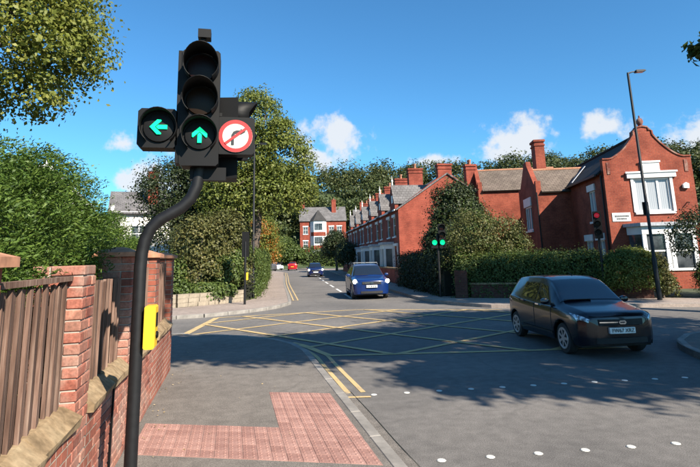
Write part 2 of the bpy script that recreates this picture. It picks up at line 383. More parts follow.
# ---------------------------------------------------------------- foliage
def leaf_obj(name, pts, nrm, size, aspect, mat, parent=None, droop=0.0, axis=None):
    n = len(pts); pts = np.asarray(pts); nrm = np.asarray(nrm) + 1e-6
    nrm = nrm/np.linalg.norm(nrm, axis=1)[:, None]
    rv = rng.normal(size=(n, 3)); rv[:, 2] -= droop
    if axis is not None: rv = rv*.45+axis
    a = rv - nrm*np.sum(rv*nrm, 1)[:, None]; a /= np.linalg.norm(a, axis=1)[:, None]; b = np.cross(nrm, a)
    s = (size*rng.uniform(.6, 1.3, n))[:, None]
    fold = nrm*s*.12
    V = np.empty((n, 4, 3)); V[:, 0] = pts-a*s*.5; V[:, 1] = pts+b*s*aspect*.5-a*s*.05+fold; V[:, 2] = pts+a*s*.5; V[:, 3] = pts-b*s*aspect*.5-a*s*.05+fold
    me = bpy.data.meshes.new(name); me.vertices.add(n*4); me.vertices.foreach_set('co', V.reshape(-1).astype(np.float32))
    me.loops.add(n*4); me.loops.foreach_set('vertex_index', np.arange(n*4, dtype=np.int32))
    me.polygons.add(n); me.polygons.foreach_set('loop_start', np.arange(0, n*4, 4, dtype=np.int32)); me.polygons.foreach_set('loop_total', np.full(n, 4, dtype=np.int32))
    me.update(calc_edges=True)
    return link(name, me, mat, parent)

def unit(n):
    v = rng.normal(size=(n, 3)); return v/np.linalg.norm(v, axis=1)[:, None]

def lobes_leaves(lobes, n_clump, per, spread=.16, shell=.3, up=.35, keep=None):
    """leaf positions in clumps over a set of ellipsoid lobes ((x,y,z),(rx,ry,rz))"""
    vol = np.array([(r[0]*r[1]*r[2])**(2/3) for _, r in lobes]); vol = vol/vol.sum()
    idx = rng.choice(len(lobes), n_clump, p=vol); D = unit(n_clump)
    D[:, 2] = np.where(D[:, 2] < -.6, -D[:, 2], D[:, 2])
    C = np.array([lobes[i][0] for i in idx]); Rr = np.array([lobes[i][1] for i in idx], float)
    rad = 1 - shell*rng.random(n_clump)**1.3
    cc = C + D*Rr*rad[:, None]; sc = spread*Rr.mean(1)*rng.uniform(.6, 1.5, n_clump)
    if keep is not None:
        k = keep(cc); cc, D, sc = cc[k], D[k], sc[k]
    m = len(cc); off = np.clip(rng.normal(size=(m, per, 3)), -1.7, 1.7)*np.array([1, 1, .75]); P = cc[:, None]+off*sc[:, None, None]
    N = D[:, None]*.45 + off*.35 + np.array([0, 0, up]) + rng.normal(size=(m, per, 3))*.5
    return P.reshape(-1, 3), N.reshape(-1, 3), cc

def tree(name, label, base, lobes, trunk_r, leaf, n_clump, per, size, group=None, bark='bark', spread=.16, lean=(0, 0), extra=None, aspect=.62, limbs=9, keep=None, cat='tree', shell=.3):
    t = thing(name, label, cat, base, 0, group); bx, by, bz = base
    L = [((c[0]-bx, c[1]-by, c[2]-bz), r) for c, r in lobes]
    kp = None if keep is None else (lambda p: keep(p+np.array(base)))
    P, N, cc = lobes_leaves(L, n_clump, per, spread, shell, keep=kp)
    if extra:
        ne = int(len(P)*extra[1]); sel = P[:, 2] < np.quantile(P[:, 2], .6)
        leaf_obj('crown', P[ne:], N[ne:], size, aspect, leaf, t); leaf_obj('crown', P[:ne], N[:ne], size, aspect, extra[0], t)
    else: leaf_obj('crown', P, N, size, aspect, leaf, t)
    top = np.mean([c for c, _ in L], axis=0); zc = min(c[2]-.6*r[2] for c, r in L); zt = max(c[2] for c, r in L)
    path = [(0, 0, -.15), (lean[0]*.2+.03, lean[1]*.2, zc*.35), (top[0]*.5, top[1]*.5, max(zc*.8, .3)), (top[0]*.9, top[1]*.9, (zc+zt)/2), (top[0], top[1], zt)]
    mb = MB().tube(path, [trunk_r*1.35, trunk_r, trunk_r*.85, trunk_r*.55, trunk_r*.15], 9)
    mb.build('trunk', bark, t, True)
    mb = MB(); pick = rng.choice(len(cc), min(limbs, len(cc)), replace=False)
    for i in pick:
        e = Vector(cc[i]); k = rnd.uniform(.45, .9); s = Vector(path[2]).lerp(Vector(path[3]), k)
        m_ = s.lerp(e, .5) + Vector((rnd.uniform(-.2, .2), rnd.uniform(-.2, .2), rnd.uniform(0, .4)))*trunk_r*4
        mb.tube([s, m_, e], [trunk_r*.42, trunk_r*.25, trunk_r*.06], 6, False)
    mb.build('limbs', bark, t, True)
    return t

def hedge_points(path, half, h, n_clump, per, spread, z0=0.0, rough=.12, top_fn=None, ends=True):
    """clumps over the sides and top of a hedge that follows a plan path"""
    L = smooth_line(path, .2); T = np.gradient(L, axis=0); T /= np.linalg.norm(T, axis=1)[:, None]; Nn = np.stack([T[:, 1], -T[:, 0]], 1)
    i = rng.integers(0, len(L), n_clump); prof = rng.random(n_clump); hh = np.array([h if top_fn is None else top_fn(k/(len(L)-1)) for k in i])
    per_len = 2*hh+2*half; d = prof*per_len; off = np.empty(n_clump); z = np.empty(n_clump); nx = np.zeros(n_clump); nz = np.zeros(n_clump)
    a = d < hh; b = (d >= hh) & (d < hh+2*half); c = d >= hh+2*half
    off[a] = half; z[a] = d[a]; nx[a] = 1
    off[b] = half-(d[b]-hh[b]); z[b] = hh[b]; nz[b] = 1
    off[c] = -half; z[c] = d[c]-hh[c]-2*half; nx[c] = -1
    round_ = np.clip((z-(hh-.35*half))/(.35*half), 0, 1); off *= 1-.18*round_
    pos = np.stack([L[i, 0]+Nn[i, 0]*off, L[i, 1]+Nn[i, 1]*off, z0+z], 1)+rng.normal(size=(n_clump, 3))*rough
    N = np.stack([Nn[i, 0]*nx, Nn[i, 1]*nx, nz], 1)
    o = rng.normal(size=(n_clump, per, 3)); P = pos[:, None]+o*spread
    NN = N[:, None]*.7+o*.3+np.array([0, 0, .3])+rng.normal(size=(n_clump, per, 3))*.5
    P = P.reshape(-1, 3); P[:, 2] = np.maximum(P[:, 2], z0+.01)
    return P, NN.reshape(-1, 3)

def hedge(name, label, path, half, h, n_clump, per, spread, size, leaf, z0=.1, aspect=.6, top_fn=None, rough=.1, group=None, droop=0, cat='hedge', core=True):
    bx, by = path[0]; t = thing(name, label, cat, (bx, by, z0), 0, group); lp = [(x-bx, y-by) for x, y in path]
    P, N = hedge_points(lp, half, h, n_clump, per, spread, 0, rough, top_fn)
    leaf_obj('foliage', P, N, size, aspect, leaf, t, droop)
    if core:
        L = smooth_line(lp, .8); a = offset_line(L, half*.72); b = offset_line(L, -half*.72); v = []; f = []
        for k in range(len(L)):
            hh = (h if top_fn is None else top_fn(k/(len(L)-1)))*.9 - .05
            v += [(*a[k], 0), (*a[k], hh*.9), (*((a[k]+b[k])/2), hh), (*b[k], hh*.9), (*b[k], 0)]
        for k in range(len(L)-1):
            for q in range(4): f.append((k*5+q, k*5+q+1, k*5+5+q+1, k*5+5+q))
        f += [tuple(range(5)), tuple(range((len(L)-1)*5, len(L)*5))[::-1]]
        mesh_obj('inner_branches', v, f, 'core', t)
    return t


# ---------------------------------------------------------------- ground, road, pavements
def hill_z(x, y):
    r = math.hypot(x-8, y); k = min(1, max(0, (r-104)/62)); k = k*k*(3-2*k)
    side = min(1, max(0, (y+10)/40)); k2 = min(1, max(0, (r-170)/300))
    lf = min(1, max(0, (math.degrees(math.atan2(x-8, max(y, .01)))+20)/18))
    return -.06 + side*(23*k + 10*k2)*lf
gv, gf = [], []
rr = [0, 20, 40, 60, 80, 95, 104, 110, 116, 122, 130, 138, 146, 154, 162, 175, 200, 260, 400, 800, 2200]; NA = 72
for r_ in rr:
    for k in range(NA):
        a = 2*math.pi*k/NA; x, y = 8+r_*math.sin(a), r_*math.cos(a); gv.append((x, y, hill_z(x, y)))
for i in range(len(rr)-1):
    for k in range(NA): gf.append((i*NA+k, (i+1)*NA+k, (i+1)*NA+(k+1) % NA, i*NA+(k+1) % NA))
struct(mesh_obj('ground', gv, gf, 'grass', smooth=True))
struct(sheet('road', [(-45, -30), (70, -30), (70, 60), (26, 118), (-2, 118), (-45, 60)], 0, 'road'))
road = bpy.data.objects['road']

KL = smooth_line([(1.4, -16), (1.4, 4), (1.4, 9.4), (1.38, 11.2), (1.0, 12.6), (0.0, 13.7), (-1.4, 14.4), (-5, 15.2), (-40, 20.5)], .3)      # near left kerb
KFL = smooth_line([(-40, 26), (-8, 20.7), (-2, 19.6), (0.2, 20.4), (1.6, 21.7), (2.3, 23.3), (2.6, 25.5), (4.1, 43.7), (6.4, 68), (7.2, 82), (4, 98), (-6, 110)], .4)
KFR = smooth_line([(68, -5.6), (30, 9.3), (15, 15.3), (9.9, 17.6), (8.9, 18.8), (8.35, 20.6), (8.2, 23), (8.7, 28), (10.9, 50), (14.5, 84), (12.5, 104), (0, 117)], .4)
KNR = smooth_line([(7.65, -16), (7.7, 5), (7.85, 7.3), (8.3, 8.6), (8.95, 9.5), (9.9, 10.1), (11.2, 10.15), (14, 9.2), (30, 2.8), (68, -12.4)], .3)
PZ = .12
pts = [tuple(p) for p in KL] + [(-40, 14.5), (-1.02, 9.95), (-1.02, -16)]
pave_l = struct(sheet('pavement_near_left', pts, PZ, 'pave', .12))
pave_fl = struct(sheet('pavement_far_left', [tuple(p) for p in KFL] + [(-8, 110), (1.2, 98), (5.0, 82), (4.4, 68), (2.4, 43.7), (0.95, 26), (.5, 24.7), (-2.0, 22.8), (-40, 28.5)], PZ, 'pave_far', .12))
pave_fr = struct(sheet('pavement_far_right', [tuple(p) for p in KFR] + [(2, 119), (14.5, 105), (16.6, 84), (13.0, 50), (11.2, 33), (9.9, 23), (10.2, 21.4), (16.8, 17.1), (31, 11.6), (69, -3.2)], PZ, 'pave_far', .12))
pave_nr = struct(sheet('pavement_near_right', [tuple(p) for p in KNR] + [(68, -15), (30, 0.5), (12, 6.5), (10.2, 6.2), (10, -16)], PZ, 'pave', .12))
struct(sheet('garden_near_left', [(-1.3, -16), (-1.3, 9.9), (-40, 14.4), (-40, -16)], .14, 'soil', .2))
struct(sheet('garden_far_left', [(-40, 28.6), (-2.1, 22.95), (.4, 24.8), (.85, 26), (2.3, 43.7), (4.3, 68), (4.9, 82), (1, 98), (-8, 109), (-45, 100)], .14, 'soil', .2))
struct(sheet('garden_far_right', [(10.0, 23), (10.3, 21.5), (16.9, 17.2), (31, 11.8), (66, -2), (66, 60), (40, 95), (16.7, 84), (13.1, 50), (11.3, 33)], .14, 'soil', .2))
struct(sheet('garden_near_right', [(10.1, -16), (10.3, 6.1), (12, 6.4), (30, .4), (66, -14), (66, -16)], .14, 'soil', .2))

def kerbs(L, parent, lo, hi, stone=.9, side=1):
    """kerb stones one after another along the edge of a pavement"""
    d = np.concatenate([[0], np.cumsum(np.linalg.norm(np.diff(L, axis=0), axis=1))]); s = 0; k = 0
    at = lambda q: np.array([np.interp(q, d, L[:, 0]), np.interp(q, d, L[:, 1])])
    while s+stone < d[-1]:
        a, b = at(s), at(s+stone-.005); s += stone; mid = (a+b)/2
        if not (lo <= mid[1] <= hi and mid[0] > -14 and mid[0] < 22): continue
        t_ = (b-a)/np.linalg.norm(b-a); n = np.array([t_[1], -t_[0]])*side; ln = np.linalg.norm(b-a)
        me = KERB.get(round(ln, 2))
        if me is None:
            bm = bmesh.new(); bmesh.ops.create_cube(bm, size=1); bmesh.ops.scale(bm, vec=(ln, .125, .16), verts=bm.verts)
            bmesh.ops.bevel(bm, geom=list(bm.edges), offset=.008, segments=1, affect='EDGES')
            me = bpy.data.meshes.new('kerb_stone'); bm.to_mesh(me); bm.free(); me.materials.append(M['kerb']); KERB[round(ln, 2)] = me
        c = mid+n*.066
        o = link('kerb_stone', me, None, parent, (c[0], c[1], PZ+.004-.08+rnd.uniform(-.003, .003)), (0, 0, math.atan2(t_[1], t_[0]))); k += 1
KERB = {}
kerbs(KL, pave_l, 2, 16.5); kerbs(KFL, pave_fl, 18, 60); kerbs(KFR, pave_fr, 8, 40, side=1); kerbs(KNR, pave_nr, 3, 11)

# red blister paving: an L of small blocks, stem to the wall, foot along the kerb
bm = bmesh.new(); bmesh.ops.create_cube(bm, size=1); bmesh.ops.scale(bm, vec=(.1315, .1985, .04), verts=bm.verts)
bmesh.ops.bevel(bm, geom=[e for e in bm.edges if all(v.co.z > 0 for v in e.verts)], offset=.003, segments=1, affect='EDGES')
for ix in range(2):
    for iy in range(3):
        r_ = bmesh.ops.create_cone(bm, cap_ends=True, segments=6, radius1=.014, radius2=.008, depth=.006); bmesh.ops.translate(bm, verts=r_['verts'], vec=(-.033+.066*ix, -.066+.066*iy, .0225))
for v in bm.verts: v.co.y -= .42*v.co.x
blk = bpy.data.meshes.new('tactile_block'); bm.to_mesh(blk); bm.free(); blk.materials.append(M['tactile'])
def in_tact(x, y):
    stem = (6.42-.42*x) > y > (5.42-.42*x) and -1.0 < x < .62
    foot = .52 < x < 1.34 and y < 8.06-.42*x and y > 5.42-.42*x
    return stem or foot
tile_n = 0
for i in range(-9, 12):
    for j in range(24, 46):
        x = i*.1333+.065; y = j*.2-.1-.42*x
        if in_tact(x, y) and x < 1.33:
            link('tactile_block', blk, None, pave_l, (x, y, PZ-.018+rnd.uniform(0, .003)), (rnd.uniform(-.006, .006), rnd.uniform(-.006, .006), rnd.uniform(-.01, .01))); tile_n += 1
# a darker patched channel strip along the kerb
struct(sheet('road_channel_strip', [(1.53, 3.4), (1.70, 3.4), (1.73, 6), (1.74, 8.4), (1.53, 8.4)], .004, 'pave'))
cr = MB()
cl_ = [(1.725+.004*math.sin(y*3), y) for y in np.arange(3.4, 8.0, .3)]
for (xa, ya), (xb, yb) in zip(cl_, cl_[1:]): cr.add([(xa-.004, ya, .009), (xa+.004, ya, .009), (xb+.004, yb, .009), (xb-.004, yb, .009)], [(0, 1, 2, 3)])
cr.build('joint', 'core', road)

# painted markings, each line its own child of the road
def strip(name, L, w, mat, z=.005, parent=None):
    L = np.asarray(L, float); a = offset_line(L, w/2); b = offset_line(L, -w/2); n = len(L)
    v = [(p[0], p[1], z) for p in a]+[(p[0], p[1], z) for p in b]
    return mesh_obj(name, v, [(i, i+1, n+i+1, n+i) for i in range(n-1)], mat, parent or road)
for dx in (.27, .49):
    Lk = offset_line(KL, dx); k = (Lk[:, 1] > 7.55+dx*.3) & (Lk[:, 1] < 13.0) & (Lk[:, 0] > .35); strip('yellow_line', Lk[k], .075, 'yellow_line')
    Lk = offset_line(KFL, dx); k = (Lk[:, 1] > 24.2) & (Lk[:, 1] < 84); strip('yellow_line', Lk[k], .065, 'yellow_line')
strip('yellow_line_end', [(1.53, 7.64), (1.93, 7.55)], .08, 'yellow_line', .008)
BOX = [(-1.26, 15.1), (-.48, 19.3), (4.6, 19.75), (9.3, 17.35), (8.0, 9.55), (5.7, 10.0), (1.95, 10.85), (1.62, 12.2), (.75, 13.5)]
for i in range(len(BOX)):
    p, q = np.array(BOX[i]), np.array(BOX[(i+1) % len(BOX)])
    if i in (3,): continue
    strip('box_edge_line', [p, (p+q)/2, q], .15 if i != 0 else .2, 'yellow_line', .006+.0004*i)
def clip_line(p, d, poly):
    ts = []
    for i in range(len(poly)):
        a = np.array(poly[i]); b = np.array(poly[(i+1) % len(poly)]); e = b-a; den = d[0]*e[1]-d[1]*e[0]
        if abs(den) < 1e-9: continue
        w = a-p; t_ = (w[0]*e[1]-w[1]*e[0])/den; u = (w[0]*d[1]-w[1]*d[0])/den
        if 0 <= u < 1: ts.append(t_)
    ts.sort(); return [(ts[i], ts[i+1]) for i in range(0, len(ts)-1, 2)]
for fam, (d, p0, sp, zz) in enumerate((((.88, .475), (2.22, 12.3), 2.05, .011), ((.5, -.866), (2.36, 11.95), 2.0, .014))):
    d = np.array(d)/np.linalg.norm(d); nrm_ = np.array([-d[1], d[0]])
    for k in range(-4, 7):
        p = np.array(p0)+nrm_*sp*k*(1 if fam == 0 else 1)
        for t0, t1 in clip_line(p, d, BOX):
            if t1-t0 > .5: strip('box_cross_line', [p+d*t0, p+d*(t0+t1)/2, p+d*t1], .14, 'yellow_line', zz)
bm = bmesh.new(); bmesh.ops.create_cone(bm, cap_ends=True, segments=10, radius1=.046, radius2=.038, depth=.006)
stud = bpy.data.meshes.new('crossing_stud'); bm.to_mesh(stud); bm.free(); stud.materials.append(M['stud'])
for k in range(12):
    x = 1.98+.482*k
    if x < 7.4: link('crossing_stud', stud, None, road, (x, 5.11-.108*(x-1.98), .007))
for k in range(11):
    x = 2.0+.475*k; link('crossing_stud', stud, None, road, (x, 7.65-.10*(x-2)-.02*max(0, x-4.5)**1.5, .007))
CL = smooth_line([(5.6, 25), (5.9, 27.5), (7.6, 43.7), (10.4, 70), (10.9, 86), (8.6, 101), (-2, 113)], .5)
dd = np.concatenate([[0], np.cumsum(np.linalg.norm(np.diff(CL, axis=0), axis=1))])
for k in range(16):
    s0 = .3+k*5.2; q = [np.array([np.interp(s, dd, CL[:, 0]), np.interp(s, dd, CL[:, 1])]) for s in (s0, s0+1.6, s0+3.2)]; strip('centre_dash', q, .14, 'white_line')
fl = rng.uniform((-0.9, 5.5, PZ+.01), (1.3, 13, PZ+.012), (26, 3)); fl2 = np.concatenate([fl, rng.uniform((-.98, 6, PZ+.01), (-.7, 10, PZ+.014), (30, 3)), rng.uniform((1.5, 26, PZ+.01), (2.6, 30, PZ+.014), (60, 3))])
stuff(tag(leaf_obj('fallen_leaves', fl2, rng.normal(size=(len(fl2), 3))*.15+np.array([0, 0, 1.]), .032, .7, 'litter'), 'scattered small fallen leaves along the pavement', 'leaves'))

# ---------------------------------------------------------------- near left: brick wall with piers, coping, timber fence
BR = {}
def brick_mesh(l, w):
    """l along x, w along y, 65 mm high, origin at the centre"""
    if (l, w) not in BR:
        bm = bmesh.new(); bmesh.ops.create_cube(bm, size=1); bmesh.ops.scale(bm, vec=(l, w, .065), verts=bm.verts)
        bmesh.ops.bevel(bm, geom=list(bm.edges), offset=.006, segments=1, affect='EDGES')
        for v in bm.verts: v.co += Vector((rnd.uniform(-1, 1), rnd.uniform(-1, 1), rnd.uniform(-1, 1)))*.0015
        me = bpy.data.meshes.new('brick'); bm.to_mesh(me); bm.free(); BR[(l, w)] = me
    return BR[(l, w)]
wall = thing('garden_wall', 'low red brick wall with tall piers and sandstone coping along the left pavement', 'wall', (-1.0, 2.0, PZ))
WX, WY = -1.0, 2.0
def wl_(x, y, z): return (x-WX, y-WY, z-PZ)
PIERS = [2.33, 4.02, 5.82, 7.62, 9.55]; PS = .3275; TOPS = [1.98, 1.99, 2.02, 2.06, 2.06]
stuff_b = MB()
def put_brick(parent, c, l, w, dark=False, single=True):
    if single:
        me = brick_mesh(l, w); o = link('brick', me, None, parent, (c[0]+rnd.uniform(-.003, .003), c[1]+rnd.uniform(-.003, .003), c[2]), (rnd.uniform(-.008, .008), 0, rnd.uniform(-.012, .012)))
        if not me.materials: me.materials.append(M['brick'])
        if dark: o.material_slots[0].link = 'OBJECT'; o.material_slots[0].material = M['brick_dark']
    else: stuff_b.box(c[0]-l/2, c[0]+l/2, c[1]-w/2, c[1]+w/2, c[2]-.0325, c[2]+.0325)
for pi, py in enumerate(PIERS):
    pier = MB().box(WX-PS+.008-WX, -.010, py+.010-WY, py+PS-.010-WY, 0, int((TOPS[pi]-PZ)/.075)*.075-.012).build('pier', 'mortar', wall)
    single = pi in (1, 2); n = int((TOPS[pi]-PZ)/.075)
    for k in range(n):
        z = .0375+.075*k; y0 = py-WY
        sg = single and not (pi == 1 and z+PZ < .55)
        dk = pi in (1, 2) and .85 < z+PZ < 1.72 and rnd.random() < .93
        if k % 2 == 0:
            put_brick(pier, (-.05125, y0+.1075, z), .1025, .215, False, sg)
            put_brick(pier, (-.1075, y0+.27625, z), .215, .1025, False, sg)
            put_brick(pier, (-.22, y0+.05125, z), .215, .1025, dk, sg)
        else:
            put_brick(pier, (-.1075, y0+.05125, z), .215, .1025, False, sg)
            put_brick(pier, (-.05125, y0+.22, z), .1025, .215, False, sg)
            put_brick(pier, (-.27625, y0+.1075, z), .1025, .215, dk, sg)
    if pi != 1:
        cz = int((TOPS[pi]-PZ)/.075)*.075-.002; e = .05; yc0, yc1 = py-WY-e, py+PS-WY+e
        v = [(-PS-e, yc0, cz), (e, yc0, cz), (e, yc1, cz), (-PS-e, yc1, cz), (-PS-e, yc0, cz+.045), (e, yc0, cz+.045), (e, yc1, cz+.045), (-PS-e, yc1, cz+.045),
             (-PS/2-.05, py+PS/2-WY-.05, cz+.10), (-PS/2+.05, py+PS/2-WY-.05, cz+.10), (-PS/2+.05, py+PS/2-WY+.05, cz+.10), (-PS/2-.05, py+PS/2-WY+.05, cz+.10)]
        mesh_obj('pier_cap', v, [(0, 3, 2, 1), (0, 1, 5, 4), (1, 2, 6, 5), (2, 3, 7, 6), (3, 0, 4, 7), (4, 5, 9, 8), (5, 6, 10, 9), (6, 7, 11, 10), (7, 4, 8, 11), (8, 9, 10, 11)], 'terracotta', pier)
NC = 10; WT = NC*.075
for gi in range(len(PIERS)-1):
    a, b = PIERS[gi]+PS, PIERS[gi+1]
    panel = MB().box(-.215, -.010, a-WY, b-WY, 0, WT-.004).build('wall_panel', 'mortar', wall)
    for k in range(NC):
        z = .0375+.075*k; y = a+.005-(.1125 if k % 2 else 0)
        while y < b-.02:
            y0, y1 = max(y, a+.005), min(y+.215, b-.005); ln = y1-y0
            if ln > .05:
                sg = (gi == 1 and y0 > 4.5) or gi == 2
                ln2 = .215 if ln > .2 else (.1025 if ln < .13 else round(ln, 2))
                put_brick(panel, (-.05125, (y0+y1)/2-WY, z), .1025, min(ln2, ln), False, sg)
            y += .225
    nst = 2; st = (b-a)/nst                       # sandstone coping blocks, sloping to the street
    for k in range(nst):
        y0, y1 = a+k*st+.006-WY, a+(k+1)*st-.006-WY
        jr = lambda: rnd.uniform(-.012, .012)
        v = []
        for yy in (y0, (y0+y1)/2, y1): v += [(.035+jr(), yy, WT+jr()*.3), (.045+jr(), yy, WT+.055+jr()), (-.06+jr(), yy, WT+.135+jr()), (-.26, yy, WT+.16+jr()), (-.26, yy, WT)]
        f = [(q*5+i, q*5+(i+1) % 5, q*5+5+(i+1) % 5, q*5+5+i) for q in range(2) for i in range(5)]+[(0, 4, 3, 2, 1), (10, 11, 12, 13, 14)]
        o = mesh_obj('coping_stone', v, f, 'stone', panel)
stuff(stuff_b.build('bricks', 'brick_far', wall))
MB().tube([wl_(-.985, 5.14, .13), wl_(-.985, 5.15, .5), wl_(-.985, 5.17, .86)], .011, 6).build('cable_conduit', 'black_plastic', wall)

FT = [1.80, 1.78, 1.86, 1.90]
FL = ['weathered timber fence panel nearest the camera, behind the near coping stones', 'weathered timber fence panel between the uncapped pier and the next brick pier',
      'weathered timber fence panel partly hidden by the black signal pole', 'weathered timber fence panel before the last brick pier at the corner']
for gi in range(4):
    a, b = PIERS[gi]+PS+.012, PIERS[gi+1]-.012
    if gi == 0: a = 1.4
    fp = thing('fence_panel', FL[gi], 'fence', (-1.10, a, .99), 0, 'timber fence panels on the wall'); y = a; top = FT[gi]-.99
    k = 0
    while y < b-.03:
        w = min(rnd.uniform(.055, .072), b-y)
        if not (gi == 0 and 3.60 < y < 3.68) and not (gi == 1 and 5.38 < y < 5.48):
            x0 = .012*(k % 2)+rnd.uniform(-.004, .004); hb = rnd.uniform(-.012, .012)+top
            v = []
            for z in (0.01, hb): v += [(x0-.012, y-a+.002, z), (x0+.012, y-a+.002, z), (x0+.002+rnd.uniform(-.004, .004), y-a+w-.004, z), (x0-.014, y-a+w-.004, z)]
            mesh_obj('slat', v, [(0, 3, 2, 1), (4, 5, 6, 7), (0, 1, 5, 4), (1, 2, 6, 5), (2, 3, 7, 6), (3, 0, 4, 7)], 'timber', fp)
        y += w; k += 1
    MB().box(-.06, -.018, .0, b-a, .15, .22).build('rail', 'timber', fp); MB().box(-.06, -.018, .0, b-a, top-.2, top-.13).build('rail', 'timber', fp)
    if gi == 0: MB().box(-.03, .035, 0, b-a, top+.014, top+.045).build('capping_rail', 'timber', fp)

# conifer hedge behind the fence: a row of shaggy cypress trees grown together
CON = [(-2.28, 3.4, 2.62, 1.0), (-2.34, 4.9, 2.85, 1.0), (-2.45, 6.4, 2.85, 1.0), (-2.35, 8.0, 2.55, .95), (-2.2, 9.4, 2.25, .85), (-3.2, 10.4, 2.3, .9), (-2.55, 2.0, 2.6, 1.0)]
CONL = ['shaggy green cypress behind the nearest fence panel', 'shaggy green cypress behind the uncapped brick pier', 'shaggy green cypress behind the second fence panel, left of the signal pole',
        'shaggy green cypress right behind the bend of the signal pole', 'shaggy green cypress at the end of the hedge by the last brick pier', 'shaggy green cypress round the corner behind the last pier', 'shaggy green cypress at the left edge, below the overhanging tree']
for (x, y, h, r_), lb in zip(CON, CONL):
    t = thing('cypress', lb, 'conifer', (x, y, .14), 0, 'cypress trees grown into a hedge')
    n = 2700 if y > 2.5 else 1500; u = rng.random(n)**.75; ang = rng.random(n)*2*math.pi; zz = .1+u*(h-.2)
    prof = r_*np.clip(1.05-.15*u-.9*np.clip(u-.72, 0, 1)**1.2*1.6, .08, 1.2)*(1+.13*np.sin(ang*3+zz*3)+.10*np.sin(ang*5-zz*4.1))*rng.uniform(.72, 1.06, n)
    cc = np.stack([np.cos(ang)*prof, np.sin(ang)*prof*1.02, zz], 1); per = 48 if y > 2.5 else 30
    outd = np.stack([np.cos(ang), np.sin(ang), np.full(n, .55)], 1); outd /= np.linalg.norm(outd, axis=1)[:, None]
    s_ = rng.random((n, per, 1))*.36-.10; side = rng.normal(size=(n, per, 3))*np.array([.05, .05, .035])*(1-s_*1.6)
    P = cc[:, None]+outd[:, None]*s_+side-np.array([0, 0, 1.])*np.maximum(s_, 0)**2*1.2
    N = rng.normal(size=(n, per, 3))*.7+outd[:, None]*.4+np.array([0, 0, .5])
    P = P.reshape(-1, 3); N = N.reshape(-1, 3)
    k = ((P[:, 0]+x < -1.16) | (P[:, 2] > 1.72)) & (P[:, 0] > -.5*r_)
    leaf_obj('foliage', P[k], N[k], .040, .32, 'leaf_con', t, .0, np.repeat(outd, per, axis=0)[k]*1.3)
    MB().lathe([(.05, .02), (r_*.72, .25), (r_*.7, h*.6), (r_*.5, h*.8), (r_*.12, h*.93)], seg=9).build('inner_branches', 'core', t)
    MB().tube([(0, 0, -.1), (0, 0, h*.8)], [.09, .03], 7).build('trunk', 'bark', t)

# ---------------------------------------------------------------- traffic signals
def visor(c, r, depth, seg=22):
    """half-open hood round a lens, pointing to -Y"""
    v, f = [], []
    for rr_ in (r, r-.006):
        for d in (0, 1):
            for k in range(seg+1):
                a = R(-50+280*k/seg)
                dep = depth*(1 if d else 0)*(.55+.45*max(0, math.sin(a)))
                v.append((c[0]+rr_*math.cos(a), c[1]-dep, c[2]+rr_*math.sin(a)))
    n = seg+1
    for k in range(seg):
        f += [(k, k+1, n+k+1, n+k), (2*n+k, 3*n+k, 3*n+k+1, 2*n+k+1), (n+k, n+k+1, 3*n+k+1, 3*n+k)]
    return v, f
def poly_plate(mb, pts, y, th=.004): mb.prism(pts, 'y', y-th, y)
def arrow_pts(kind, s):
    chev = [(0, .60), (.54, .10), (.54, -.16), (.46, -.20), (0, .24), (-.46, -.20), (-.54, -.16), (-.54, .10)]
    shaft = [(-.15, -.60), (.15, -.60), (.15, .02), (0, .17), (-.15, .02)]
    rot = {'up': lambda p: p, 'left': lambda p: (-p[1], p[0])}[kind]
    return [[tuple(q*s for q in rot(p)) for p in L] for L in (chev, shaft)]
def rbox(mb, x0, x1, y0, y1, z0, z1, c=.03):
    pts = [(x0+c, z0), (x1-c, z0), (x1, z0+c), (x1, z1-c), (x1-c, z1), (x0+c, z1), (x0, z1-c), (x0, z0+c)]
    mb.prism(pts, 'y', y0, y1)
def aspect(parent, c, r, state, hood=.22, arrow=None):
    """one lens with its hood; state: off-red, off-amber, green, red"""
    x, y, z = c
    ln = MB().lathe([(r, 0), (r*.96, -.014), (r*.5, -.022), (.004, -.024)], (x, y, z), 'y', 22)
    mat = {'red_off': 'dark_lens', 'amber_off': 'dark_amber', 'green': 'black_plastic', 'red': 'red_lit', 'round_green': 'green_lit', 'green_off': 'black_plastic'}[state]
    lo = ln.build('lens', mat, parent, True)
    if arrow:
        for p in arrow_pts(arrow, r*.92):
            mb = MB(); mb.prism([(x+a, z+b) for a, b in p], 'y', y-.034, y-.026); mb.build('green_arrow', 'green_lit', lo)
    if hood:
        v, f = visor((x, y, z), r*1.18, hood); mesh_obj('hood', v, f, 'black_plastic', parent, True)
    return lo

def box_lp(t, x, y, z):   # yellow push-button box, its face to local +X
    mb = MB(); rbox(mb, x-.04, x+.04, y-.07, y+.07, z-.155, z+.155, .012); b = mb.build('push_button_box', 'yellow_box', t)
    MB().lathe([(.026, x+.040), (.026, x+.050), (.018, x+.056)], (0, y, z-.06), 'x', 14).build('button', 'black_plastic', b)
    MB().box(x+.041, x+.044, y-.04, y+.04, z+.0, z+.10).build('notice_plate', 'black_plastic', b)
    return b

